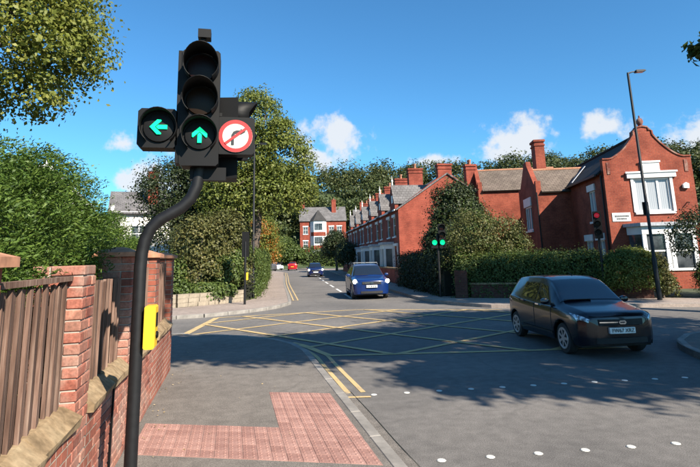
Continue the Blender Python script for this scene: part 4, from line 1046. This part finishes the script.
for a, b in ((bx0+.55, bx0+1.34), (bx0+1.54, bx1-1.54), (bx1-1.34, bx1-.55)):
    pn = MB().box(a, b, -bd+.10, -bd+.12, .935, 2.515).build('bay_pane', 'glass', B); MB().box(a, b, -bd+.06, -bd+.098, 1.7, 1.77).build('glazing_bar', 'white', pn)
for sx in (0, 1):
    a = Vector((bx0+.04, -.1, 0)) if sx == 0 else Vector((bx1-.04, -.1, 0)); b = Vector((bx0+.30, -bd+.1, 0)) if sx == 0 else Vector((bx1-.30, -bd+.1, 0))
    mesh_obj('bay_pane', [(a.x, a.y, .935), (b.x, b.y, .935), (b.x, b.y, 2.515), (a.x, a.y, 2.515)], [(0, 1, 2, 3)], 'glass', B)
# street name plate, alarm box, lamp bracket
pl = MB().box(.16, 1.02, -.03, -.004, 3.20, 3.62); pl = pl.build('street_name_plate', 'white', VH); MB().box(.20, .98, -.036, -.031, 3.24, 3.58).build('plate_field', 'sign_plate', pl)
for z, x0, x1 in ((3.45, .28, .90), (3.32, .36, .82)):
    m = MB(); x = x0
    while x < x1: wd = rnd.uniform(.03, .055); m.box(x, x+wd, -.040, -.037, z-.04, z+.04); x += wd+.022
    m.build('worn_lettering', 'sign_black', pl)
MB().prism([(3.62, 4.72), (3.86, 4.70), (3.88, 4.92), (3.74, 5.0), (3.60, 4.90)], 'y', -.14, -.004).build('alarm_box', 'white', VH)
MB().tube([(3.72, -.01, 4.02), (3.72, -.22, 4.0), (3.66, -.24, 3.9)], .025, 8).build('lamp_bracket', 'black_pole', VH)
# windows on the shaded side wall
for w in left_op: window(VH, (0, 8.2), (0, -1), *w, mull=1, transom=False, lintel=.34, pane='curtain')
# main roof
roof_slab('roof', (-.25, 16.2, EV-.12), (-.25, .34, EV-.12), (GW/2, .34, 7.58), (GW/2, 16.2, 7.58), 'dark_slate', VH)
roof_slab('roof', (GW+.25, .34, EV-.12), (GW+.25, 16.2, EV-.12), (GW/2, 16.2, 7.58), (GW/2, .34, 7.58), 'dark_slate', VH)
MB().tube([(GW/2, .34, 7.62), (GW/2, 16.2, 7.62)], .09, 8).build('ridge_tiles', 'dark_slate', VH)
MB().box(-.34, -.255, .36, 5.5, EV-.22, EV-.12).build('gutter', 'black_pole', VH)
MB().tube([(-.07, .25, EV-.2), (-.07, .25, 0)], .045, 8).build('downpipe', 'black_pole', VH)
# two cross wings to the left with stepped parapet gables
def cross_wing(y0, y1, x0, ridge, eave, opens_front, opens_gable, nm='wing_wall'):
    m = MB(); ln = -x0; dp = y1-y0
    wall_panel(m, (x0, y0), (1, 0), ln, -.1, eave, opens_front); wall_panel(m, (x0, y1), (0, -1), dp, -.1, eave, opens_gable)
    wall_panel(m, (0, y1), (-1, 0), ln, -.1, eave, [])
    par = [(y0, eave), (y1, eave), (y1, eave+.62), (y1-.32, eave+.62), (y1-.38, eave+.40), (y0+dp*.60, ridge+.22), (y0+dp*.58, ridge+.52), (y0+dp*.42, ridge+.52), (y0+dp*.40, ridge+.22), (y0+.38, eave+.40), (y0+.32, eave+.62), (y0, eave+.62)]
    m.prism(par, 'x', x0, x0+.3); wg = m.build(nm, 'house_brick', VH)
    roof_slab('roof', (x0+.3, y0-.2, eave-.08), (.6, y0-.2, eave-.08), (GW/2-.1, y0+dp/2, ridge), (x0+.3, y0+dp/2, ridge), 'tile', VH)
    roof_slab('roof', (.6, y1+.2, eave-.08), (x0+.3, y1+.2, eave-.08), (x0+.3, y0+dp/2, ridge), (GW/2-.1, y0+dp/2, ridge), 'tile', VH)
    MB().tube([(x0+.3, y0+dp/2, ridge+.02), (GW/2-.1, y0+dp/2, ridge+.02)], .08, 8).build('ridge_tiles', 'terracotta', VH)
    return wg
gop = [(1.6, 3.4, 3.2, 4.75)]
cross_wing(5.6, 10.6, -2.0, 7.15, 5.5, [], gop)
window(VH, (-2.0, 10.6), (0, -1), *gop[0], mull=2, transom=False, lintel=.55, pane='glass', fw=.1)
roof_slab('lead_valley', (-.02, 5.05, 5.86), (-.02, 5.35, 5.86), (1.25, 6.6, 7.02), (1.25, 6.3, 7.02), 'lead', VH, .03)
cross_wing(13.4, 18.6, -4.4, 8.5, 6.6, [], [])
chimney(VH, -.75, 9.3, 5.5, 9.35, .62, 1.05, 0)
MB().tube([(-2.0, 5.55, 5.4), (-2.0+.05, 5.55, 0)], .045, 8).build('downpipe', 'black_pole', VH)

# ---- the terrace up the road: six houses in a row, each a thing of its own
TW = 5.9
def terrace_house(i):
    lab = ['end terrace house of red brick with its blank gable wall lit by the sun', 'second terrace house from the sunlit gable end', 'third terrace house from the sunlit gable end', 'fourth terrace house from the sunlit gable end',
           'fifth terrace house from the sunlit gable end', 'farthest terrace house in the row beside the road'][i]
    ang = R(6); ox, oy = 12.35+math.sin(ang)*TW*i, 38.1+math.cos(ang)*TW*i
    t = thing('terrace_house', lab, 'house', (ox, oy, .14), -ang, 'brick terrace along the right of the road'); D, E, RZ = 8.0, 5.45, 8.15
    m = MB(); up = [(TW-2.3, TW-1.2, 3.35, 4.85), (TW-4.7, TW-3.5, 3.35, 4.85)]; gd = [(TW-1.75, TW-.75, .15, 2.35)]
    wall_panel(m, (0, TW), (0, -1), TW, -.1, E, up+gd+[(TW-4.9, TW-3.2, .7, 2.4)][:0])
    if i == 0: wall_panel(m, (0, 0), (1, 0), D, -.1, E, [(4.4, 5.2, 1.0, 2.1)]); m.prism([(0, E), (D, E), (D/2, RZ+.12)], 'y', 0, .25); window(t, (0, 0), (1, 0), 4.4, 5.2, 1.0, 2.1, mull=0)
    if i == 5: wall_panel(m, (D, TW), (-1, 0), D, -.1, E, []); m.prism([(0, E), (D, E), (D/2, RZ+.1)], 'y', TW-.25, TW)
    wall_panel(m, (D, 0), (0, 1), TW, -.1, E, [])
    if i: wall_panel(m, (0, .002), (1, 0), D, -.1, E, [])
    if i < 5: wall_panel(m, (D, TW-.002), (-1, 0), D, -.1, E, [])
    # gabled half-dormer over one upper window, rising through the eave
    gy0, gy1 = .9, 2.9; m.prism([(gy0, E-.05), (gy1, E-.05), (gy1, E+.45), ((gy0+gy1)/2, E+1.95), (gy0, E+.45)], 'x', -.06, .22)
    wallo = m.build('wall', 'terrace_brick', t)
    for w in up: window(t, (0, TW), (0, -1), *w, mull=0, lintel=.22)
    dr = MB(); obox(dr, (0, TW), (0, -1), gd[0][0]+.01, gd[0][1]-.01, -.12, -.06, .16, 2.0); dr = dr.build('front_door', 'brick_dark', t); 
    dl = MB(); obox(dl, (0, TW), (0, -1), gd[0][0]+.01, gd[0][1]-.01, -.12, -.07, 2.0, 2.34); dl.build('fanlight', 'glass', dr)
    for sg_, nm in ((0, 'dormer_roof'),):
        yc = (gy0+gy1)/2
        roof_slab(nm, (-.12, gy0-.08, E+.40), (3.0, gy0-.08, E+.40), (3.0, yc, E+2.02), (-.12, yc, E+2.02), 'slate', t, .06); roof_slab(nm, (3.0, gy1+.08, E+.40), (-.12, gy1+.08, E+.40), (-.12, yc, E+2.02), (3.0, yc, E+2.02), 'slate', t, .06)
        MB().lathe([(.07, E+2.0), (.05, E+2.25), (.10, E+2.33), (.03, E+2.5), (.015, E+2.75)], (0, yc, 0), 'z', 8).build('finial', 'render', t)
        MB().box(-.075, -.062, yc-.3, yc+.3, E+.55, E+1.15).build('gable_panel', 'white', wallo)
    roof_slab('roof', (-.22, TW-.004, E-.12), (-.22, .004 if i else -.12, E-.12), (D/2, .004 if i else -.12, RZ), (D/2, TW-.004, RZ), 'slate', t); roof_slab('roof', (D+.22, .004 if i else -.12, E-.12), (D+.22, TW-.004, E-.12), (D/2, TW-.004, RZ), (D/2, .004 if i else -.12, RZ), 'slate', t)
    chimney(t, D/2-1.2, TW-.42 if i else TW-.42, RZ-1.8, RZ+1.25, 1.25, .62, 2, 'terrace_brick')
    if i == 0: chimney(t, D/2-.1, .42, RZ-.6, RZ+.75, 1.1, .55, 0, 'terrace_brick'); chimney(t, D/2+2.2, .9, RZ-2, RZ+.75, .8, .6, 2, 'terrace_brick')
    # white painted bay window on the ground floor
    y0, y1 = 2.2, 4.9; b = MB().prism([(0, y0), (0, y1), (-.75, y1-.45), (-.75, y0+.45)], 'z', -.1, .75).build('bay_window', 'terrace_brick', t)
    MB().prism([(-.004, y0-.1), (-.004, y1+.1), (-.87, y1-.38), (-.87, y0+.38)], 'z', 2.75, 2.95).build('bay_roof', 'lead', b); MB().prism([(-.006, y0), (-.006, y1), (-.75, y1-.45), (-.75, y0+.45)], 'z', 2.42, 2.747).build('bay_head', 'white', b)
    for (xa, ya), (xb, yb) in (((0, y0), (-.75, y0+.45)), ((-.75, y0+.45), (-.75, y1-.45)), ((-.75, y1-.45), (0, y1))):
        mesh_obj('bay_pane', [(xa*.9-.02, ya*.96+(y0+y1)*.02, .755), (xb*.9-.02, yb*.96+(y0+y1)*.02, .755), (xb*.9-.02, yb*.96+(y0+y1)*.02, 2.415), (xa*.9-.02, ya*.96+(y0+y1)*.02, 2.415)], [(0, 1, 2, 3)], 'glass', b)
    for x, y in ((-.06, y0+.08), (-.68, y0+.47), (-.72, (y0+y1)/2), (-.68, y1-.47), (-.06, y1-.08)): MB().box(x-.08, x+.08, y-.11, y+.11, .753, 2.418).build('bay_mullion', 'white', b)
    # door surround and gutter
    for q in ((-.08, .55, .73, .1, 2.6), (-.08, 1.78, 1.96, .1, 2.6), (-.14, .5, 2.0, 2.603, 2.8)): MB().box(q[0], -.004, *q[1:]).build('door_surround', 'white', t)
    MB().box(-.32, -.225, .02, gy0-.1, E-.2, E-.1).build('gutter', 'white', t); MB().box(-.32, -.225, gy1+.1, TW-.02, E-.2, E-.1).build('gutter', 'white', t)
    return t
for i in range(6): terrace_house(i)
tw = thing('garden_wall', 'low red brick front wall before the terrace houses', 'wall', (10.75, 33.0, .13))
MB().prism([(0, 0), (.22, 0), (4.7, 40), (4.48, 40)], 'z', 0, .95).build('wall', 'terrace_brick', tw); MB().prism([(-.04, 0), (.26, 0), (4.74, 40), (4.44, 40)], 'z', .952, 1.04).build('coping', 'stone', tw)

# ---- distant houses
def far_house(label, loc, rz, w, d, e, ridge, wallm, roofm, bays=(), chim=(), wins=(), barge=False, name='house', gable_front=False):
    t = thing(name, label, 'house', loc, rz); m = MB(); wall_panel(m, (0, 0), (1, 0), w, -3, e, wins); wall_panel(m, (w, 0), (0, 1), d, -3, e, []); wall_panel(m, (0, d), (0, -1), d, -3, e, []); wall_panel(m, (w, d), (-1, 0), w, -3, e, [])
    if gable_front:
        m.prism([(0, e), (w, e), (w/2, ridge)], 'y', 0, .25); m.prism([(0, e), (w, e), (w/2, ridge)], 'y', d-.25, d)
        roof_slab('roof', (-.3, d+.3, e-.2), (-.3, -.35, e-.2), (w/2, -.35, ridge+.1), (w/2, d+.3, ridge+.1), roofm, t); roof_slab('roof', (w+.3, -.35, e-.2), (w+.3, d+.3, e-.2), (w/2, d+.3, ridge+.1), (w/2, -.35, ridge+.1), roofm, t)
        if barge:
            m2 = MB()
            for sx in (0, 1):
                x0 = -.3 if sx == 0 else w+.3; m2.prism([(x0, e-.45), (x0, e-.12), (w/2, ridge+.18), (w/2, ridge-.15)] if sx == 0 else [(w/2, ridge-.15), (w/2, ridge+.18), (x0, e-.12), (x0, e-.45)], 'y', -.42, -.36)
            m2.build('barge_board', 'white', t)
    else:
        m.prism([(0, e), (d/2, ridge), (d, e)], 'x', 0, .25); m.prism([(0, e), (d/2, ridge), (d, e)], 'x', w-.25, w)
        roof_slab('roof', (-.2, -.3, e-.2), (w+.2, -.3, e-.2), (w+.2, d/2, ridge+.1), (-.2, d/2, ridge+.1), roofm, t); roof_slab('roof', (w+.2, d+.3, e-.2), (-.2, d+.3, e-.2), (-.2, d/2, ridge+.1), (w+.2, d/2, ridge+.1), roofm, t)
    m.build('wall', wallm, t)
    for q in wins: window(t, (0, 0), (1, 0), *q, mull=1, lintel=.25)
    for x0, x1, zt in bays:
        b = MB().prism([(x0, 0), (x0+.8, -1.2), (x1-.8, -1.2), (x1, 0)], 'z', -3, zt).build('bay', 'white', t); xc = (x0+x1)/2
        MB().add([(x0-.2, 0, zt), (x0+.7, -1.45, zt), (x1-.7, -1.45, zt), (x1+.2, 0, zt), (xc, -.1, zt+2.6), (xc, 1.2, zt+2.6)], [(0, 1, 4), (1, 2, 4), (2, 3, 4), (0, 4, 5), (3, 5, 4), (0, 3, 2, 1)]).build('bay_roof', roofm, b)
        for z0 in np.arange(zt-2.1, -.5, -3.0):
            for a in (x0+.95, xc-.35, x1-1.65): MB().box(a, a+.7, -1.215, -1.203, z0, z0+1.5).build('bay_pane', 'glass', b)
        for z0 in np.arange(zt-3.4, -1, -3.0): MB().prism([(x0+.02, -.02), (x0+.79, -1.23), (x1-.79, -1.23), (x1-.02, -.02)], 'z', z0, z0+.9).build('bay_spandrel', 'terrace_brick', b)
    for c in chim: chimney(t, *c, mat='terrace_brick')
    return t
def hz(x, y): return hill_z(x, y)
fw = [(a, a+1.1, z, z+1.6) for z in (1.0, 4.2) for a in (.7, 6.6, 8.4)]
far_house('distant brick villa with a white two storey bay, facing down the road', (15.0, 119, hz(17, 119)-.2), R(-8), 10.5, 8, 7.3, 10.6, 'terrace_brick', 'slate', [(2.3, 6.0, 7.1)], [(7.9, 2.6, 7.5, 12.2, 1.0, .8, 2), (.6, 4, 8, 12, .9, .7, 2)], fw)
far_house('distant brick house half hidden behind the end of the terrace', (27.5, 117, hz(29, 117)-.2), R(-8), 9, 8, 7.0, 10.0, 'terrace_brick', 'slate', [], [(2.0, 4, 8, 11.8, .9, .7, 2), (7.4, 4, 8, 11.8, .9, .7, 2)], [(1, 2.2, 4.2, 5.8), (6, 7.2, 4.2, 5.8)])
far_house('white gabled house with dark roof peeping over the cypress hedge', (-13.6, 33.5, .1), R(24), 5.2, 8, 5.4, 7.9, 'render', 'tile', [], [(2.0, 5.2, 6.5, 8.9, .5, .5, 1)], [(2.0, 3.2, 3.2, 4.6)], True, gable_front=True)
far_house('farther house with a red chimney over the end of the hedge', (-9.6, 45, .1), R(10), 4.6, 8, 6.0, 8.0, 'render', 'slate', [], [(3.2, 1.8, 6.5, 9.6, .8, .6, 2)], [(1.6, 2.8, 3.4, 4.8)], False)

# ---- low stone wall across the side street
sw = thing('stone_wall', 'low pale sandstone garden wall across the side street under the shrubs', 'wall', (-2.0, 22.95, PZ))
seg = [(-9.5, .9, .0), (-2.2, -.15, 0), (-.2, 0.05, 0), (1.4, .95, 0), (2.45, 1.9, 0)]
for (x0, y0, _), (x1, y1, _) in zip(seg[1:], seg[2:]):
    ln = math.hypot(x1-x0, y1-y0); an = math.atan2(y1-y0, x1-x0)
    for row in range(3):
        q = 0
        while q < ln-.05:
            l_ = min(rnd.uniform(.28, .55), ln-q)
            if ln-q-l_ < .15: l_ = ln-q
            v = []; h = .165
            for zz in (0, h):
                for ax, ay in ((0, -.15), (l_-.014, -.15), (l_-.014, .13), (0, .13)): v.append((ax+rnd.uniform(-.006, .006), ay+rnd.uniform(-.02, .02), zz+rnd.uniform(-.006, .012)*(1 if zz else 0)))
            o = mesh_obj('stone', v, [(0, 3, 2, 1), (4, 5, 6, 7), (0, 1, 5, 4), (1, 2, 6, 5), (2, 3, 7, 6), (3, 0, 4, 7)], 'stone_pale', sw)
            o.location = (x0+(x1-x0)*q/ln, y0+(y1-y0)*q/ln, row*.172); o.rotation_euler = (0, 0, an); q += l_

# ---------------------------------------------------------------- trees, hedges and shrubs
# near tree hanging in at the top left
tree('lime_tree', 'tall lime tree with sunlit yellow-green leaves overhanging from the top left', (-5.3, 9.6, .14),
     [((-3.75, 9.6, 5.9), (1.35, 1.5, 1.35)), ((-3.75, 9.8, 7.2), (1.1, 1.4, 1.3)), ((-5.0, 9.2, 7.4), (1.9, 2.0, 2.0)), ((-5.6, 9.8, 5.0), (1.5, 1.6, 1.0)), ((-3.0, 9.5, 5.6), (.8, .8, .65)), ((-3.6, 9.5, 4.8), (.8, .7, .5)), ((-5.2, 9.8, 9.5), (2.0, 2.0, 1.8))],
     .24, 'leaf_sun', 1900, 40, .085, spread=.17, limbs=22, bark='bark_pale')
# big tree in the middle distance, left of the road
tree('lime_tree', 'big rounded yellow-green tree behind the signal, left of the road', (1.2, 34.5, .14),
     [((1.5, 34.3, 11.0), (1.8, 2.0, 2.0)), ((.6, 34.6, 8.6), (2.3, 2.4, 2.3)), ((3.3, 33.8, 8.3), (1.9, 2.0, 1.8)), ((2.6, 34, 6.0), (2.2, 2.2, 1.7)), ((.2, 34.6, 5.9), (2.5, 2.4, 2.0)), ((4.35, 34, 6.3), (1.2, 1.4, 1.2)), ((-.4, 34.5, 10.2), (1.4, 1.6, 1.4)), ((3.0, 33.9, 10.1), (1.1, 1.3, 1.0))],
     .30, 'leaf_lime', 1150, 42, .17, spread=.15, limbs=26)
tree('evergreen_tree', 'dark round evergreen tree rising left of the big yellow-green tree', (-3.9, 38, .14),
     [((-4.0, 38, 6.4), (2.5, 2.4, 2.5)), ((-2.4, 38.2, 7.2), (1.9, 1.8, 1.9)), ((-3.2, 37.6, 4.0), (2.7, 2.2, 2.4))], .26, 'leaf_dark', 700, 40, .16)
tree('evergreen_tree', 'dark slim evergreen between the big tree and the sidewalk hedge', (-.9, 36.0, .14),
     [((-1.0, 36, 6.5), (1.5, 1.5, 2.4)), ((-.8, 36, 3.5), (1.8, 1.6, 2.2))], .2, 'leaf_dark', 420, 38, .16)
# shrubs behind the stone wall
SHR = [((-1.6, 25.2), [((-1.6, 25.2, 2.6), (1.1, 1.0, 1.3)), ((-1.2, 25.1, 1.3), (1.2, .9, .9))], 'leaf_olive', 'tall olive-green shrub behind the stone wall, left of its middle'),
       ((-.4, 26.0), [((-.4, 26.0, 2.9), (1.0, .9, 1.4)), ((-.2, 25.8, 1.5), (1.1, .8, 1.0))], 'leaf_olive', 'tall olive shrub behind the stone wall under the big tree'),
       ((-.3, 25.1), [((-.3, 25.1, 1.35), (.8, .55, .75)), ((.15, 25.5, 1.7), (.6, .5, .7))], 'leaf_mid', 'bright leafy shrub above the end of the stone wall'),
       ((-2.9, 24.4), [((-2.9, 24.4, 1.2), (.9, .7, 1.0)), ((-2.2, 24.2, .7), (.8, .5, .5))], 'leaf_mid', 'low bright shrub behind the left end of the stone wall'),
       ((-3.5, 23.9), [((-3.5, 23.9, .95), (.45, .4, .85))], 'leaf_sun', 'small yellow-green conifer beside the last brick pier'),
       ((-1.1, 24.0), [((-1.1, 24.0, .6), (.8, .35, .35)), ((-.3, 24.4, .6), (.5, .35, .3))], 'leaf_mid', 'low ground shrub spilling over the stone wall')]
for (x, y), lb, lf, la in SHR: tree('shrub', la, (x, y, .14), lb, .06, lf, 230, 34, .13, 'shrubs across the side street', 'bark_pale', .2, cat='shrub', limbs=8)
hedge('clipped_hedge', 'tall clipped hedge along the left pavement up the road', [(.62, 25.9), (1.35, 33), (2.2, 43), (3.3, 56)], .42, 2.2, 2400, 22, .14, .10, 'leaf_mid', .14, rough=.07)
tree('autumn_tree', 'small rust-orange autumn tree beyond the clipped hedge', (3.2, 62, .14), [((3.3, 62, 4.6), (1.6, 1.6, 1.9)), ((3.9, 62, 2.6), (1.3, 1.4, 1.4))], .14, 'leaf_rust', 300, 30, .2, extra=('leaf_lime', .55))
tree('roadside_tree', 'mid green tree at the left of the road before the bend', (2.9, 70, .14), [((3.4, 70, 5.5), (2.4, 2.4, 2.6)), ((4.4, 70, 3.2), (2.1, 2, 1.9))], .2, 'leaf_lime', 420, 34, .22)
hedge('boundary_hedge', 'dark hedge and wall line closing the far end of the road', [(-6, 114.5), (6, 115.5), (16, 111.5), (24, 106)], 1.3, 3.6, 900, 26, .45, .34, 'leaf_mid', 0.0, rough=.3)
tree('roadside_tree', 'rounded bright bush at the far end above the red car', (9.5, 111, .2), [((9.5, 111, 4.0), (3.4, 2.2, 2.6)), ((12.6, 110.5, 3.0), (2.2, 1.8, 1.8))], .25, 'leaf_mid', 380, 32, .32)
tree('garden_tree', 'dark garden tree before the farthest terrace house', (14.9, 76, .14), [((14.6, 76, 3.4), (1.7, 1.7, 2.2)), ((15.2, 78, 4.2), (1.6, 1.5, 1.8))], .16, 'leaf_dark', 320, 30, .22)
tree('garden_tree', 'dark garden shrub tree at the kerb beyond the blue crossover', (13.2, 60, .14), [((13.1, 60, 2.0), (1.2, 1.8, 1.5)), ((13.6, 63, 2.4), (1.2, 1.6, 1.6))], .1, 'leaf_dark', 260, 30, .18)
# right of the junction
hedge('clipped_hedge', 'long clipped hedge behind the black hatchback with a sunlit top', [(9.95, 22.1), (11.5, 21.0), (13.0, 20.0), (14.6, 19.0)], .55, 1.62, 2000, 24, .12, .085, 'leaf_mid', .14, rough=.06)
hedge('clipped_hedge', 'dark hedge running back from the corner towards the terrace', [(9.75, 22.6), (10.3, 27.5), (10.9, 32.4)], .5, 1.75, 1100, 22, .13, .1, 'leaf_dark', .14, rough=.08)
tree('mounded_bush', 'smooth domed bush in front of the gabled house bay window', (15.35, 18.05, .14), [((15.3, 18.0, 1.05), (1.15, .9, .92))], .08, 'leaf_lime', 800, 30, .075, 'bushes before the gabled house', spread=.10, cat='bush', shell=.15)
tree('column_bush', 'narrow pale-green bush hugging the tall street lamp', (16.1, 17.45, .14), [((16.1, 17.45, .9), (.36, .36, .9)), ((16.25, 17.35, .5), (.4, .35, .5))], .05, 'leaf_olive', 220, 28, .07, 'bushes before the gabled house', cat='bush')
tree('garden_tree', 'dark spreading shrub tree at the right edge before the house', (17.9, 17.0, .14), [((17.8, 17.0, 2.35), (1.25, 1.1, 1.05)), ((18.9, 16.4, 2.3), (1.3, 1.1, 1.2)), ((18.4, 16.6, 1.2), (1.0, .8, .9))], .1, 'leaf_dark', 420, 34, .09, limbs=12)
tree('column_bush', 'clipped dark bush by the gate at the right edge', (17.4, 16.6, .14), [((17.4, 16.6, .75), (.42, .4, .75))], .05, 'leaf_mid', 200, 26, .07, 'bushes before the gabled house', cat='bush')
hedge('clipped_hedge', 'short clipped hedge leaving the frame at the right edge', [(18.0, 16.4), (20.5, 15.4), (26, 13.2)], .45, 1.3, 900, 22, .11, .09, 'leaf_mid', .14, rough=.06)
tree('evergreen_tree', 'dark tall evergreen against the sunlit terrace gable', (12.2, 27.6, .14), [((12.3, 27.6, 4.1), (1.35, 1.35, 1.9)), ((12.0, 27.4, 2.2), (1.5, 1.5, 1.9)), ((12.9, 27.4, 3.0), (1.4, 1.4, 1.9))], .16, 'leaf_dark', 1100, 44, .13, extra=('leaf_mid', .15), shell=.5)
tree('olive_shrub', 'broad olive-green shrub tree above the long clipped hedge', (11.4, 22.4, .14), [((10.7, 22.4, 2.7), (1.15, 1.1, 1.25)), ((11.9, 22.3, 2.55), (1.3, 1.1, 1.15)), ((12.7, 22.2, 1.9), (.9, .9, .9)), ((10.4, 22.4, 1.6), (1.0, .9, .9))], .12, 'leaf_olive', 620, 38, .085, extra=('leaf_mid', .3), limbs=16, bark='bark_pale')
tree('evergreen_tree', 'dark ivy-grown tree trunk and crown beside the green signal', (10.4, 25.6, .14), [((10.6, 25.6, 2.1), (.9, .9, 1.3)), ((10.9, 25.4, 1.1), (.9, .9, 1.0))], .12, 'leaf_dark', 520, 40, .12)
bw = thing('garden_wall', 'low brick wall coloured as if shaded at the foot of the long clipped hedge', 'wall', (9.55, 21.55, PZ)); an = math.atan2(17.1-21.4, 16.8-10.2)
m = MB().box(.55, 7.4, -.1, .1, -.02, .55).build('wall', 'shaded_brick', bw); m.rotation_euler = (0, 0, an)
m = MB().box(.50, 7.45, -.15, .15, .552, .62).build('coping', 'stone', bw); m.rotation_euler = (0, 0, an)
m = MB().box(-.1, .42, -.22, .22, -.02, 1.15).build('gate_pier', 'shaded_brick', bw); m.rotation_euler = (0, 0, an)
# tall trees beside the near road, to the right of the view: their shade falls across the junction
tree('street_tree', 'tall street tree at the right, its leafy twigs reaching into the top right corner', (13.6, 4.6, .14),
     [((13.2, 4.4, 7.6), (3.2, 2.8, 2.3)), ((12.2, 5.4, 6.4), (2.0, 2.0, 1.5)), ((14.8, 3.2, 8.0), (2.6, 2.4, 2.2)), ((11.15, 9.0, 6.35), (.95, .8, .7)), ((12.2, 7.6, 6.6), (1.2, 1.0, .9))], .28, 'leaf_mid', 800, 30, .21, 'street trees on the right', limbs=20)
tree('street_tree', 'tall street tree just right of the camera, shading the junction', (10.7, 1.0, .14),
     [((7.4, 2.0, 8.2), (2.3, 1.5, 1.2)), ((4.8, 1.9, 8.6), (1.7, 1.4, 1.1)), ((9.8, 2.0, 8.0), (2.3, 1.9, 1.5)), ((6.2, 1.6, 8.3), (1.6, 1.3, 1.1))], .3, 'leaf_mid', 900, 30, .21, 'street trees on the right', limbs=20)
tree('street_tree', 'tall street tree behind the camera on the right pavement', (11.4, -1.6, .14),
     [((10.6, -.8, 7.4), (2.2, 1.5, 1.2)), ((13.2, 0, 7.2), (2.4, 2.0, 1.6)), ((8.6, -.7, 7.2), (1.3, 1.0, .8))], .3, 'leaf_mid', 700, 30, .21, 'street trees on the right', limbs=18)
tree('street_tree', 'tall slender tree far to the right, shading the long hedge', (18.8, 5.6, .14),
     [((18.4, 6.2, 11.0), (1.9, 1.5, 1.4)), ((16.6, 7.6, 10.9), (1.6, 1.4, 1.2)), ((20.4, 4.8, 11.2), (1.7, 1.5, 1.3))], .3, 'leaf_mid', 480, 30, .22, 'street trees on the right', limbs=18)

# wooded hillside closing the view
WL = []
for k in range(430):
    a = R(rnd.uniform(-11, 66)); r_ = rnd.uniform(126, 172); x, y = 8+r_*math.sin(a), r_*math.cos(a); s = rnd.uniform(2.6, 5.4)
    WL.append(((x, y, hill_z(x, y)+s*.75), (s, s, s*1.05)))
for k in range(24):
    a = R(rnd.uniform(-10, -1)); r_ = rnd.uniform(112, 128); x, y = 8+r_*math.sin(a), r_*math.cos(a); s = rnd.uniform(2.6, 4.6); WL.append(((x, y, hill_z(x, y)+s*.7), (s, s, s)))
for k in range(16):
    x, y = rnd.uniform(5, 12), rnd.uniform(117, 126); s = rnd.uniform(2.2, 3.4); WL.append(((x, y, hill_z(x, y)+s*.7), (s, s, s)))
P, N, _ = lobes_leaves(WL, 7600, 30, .22, .25)
stuff(tag(leaf_obj('woodland', P, N, .68, .7, 'leaf_hill'), 'dense mixed woodland covering the hillside behind the houses', 'woodland'))
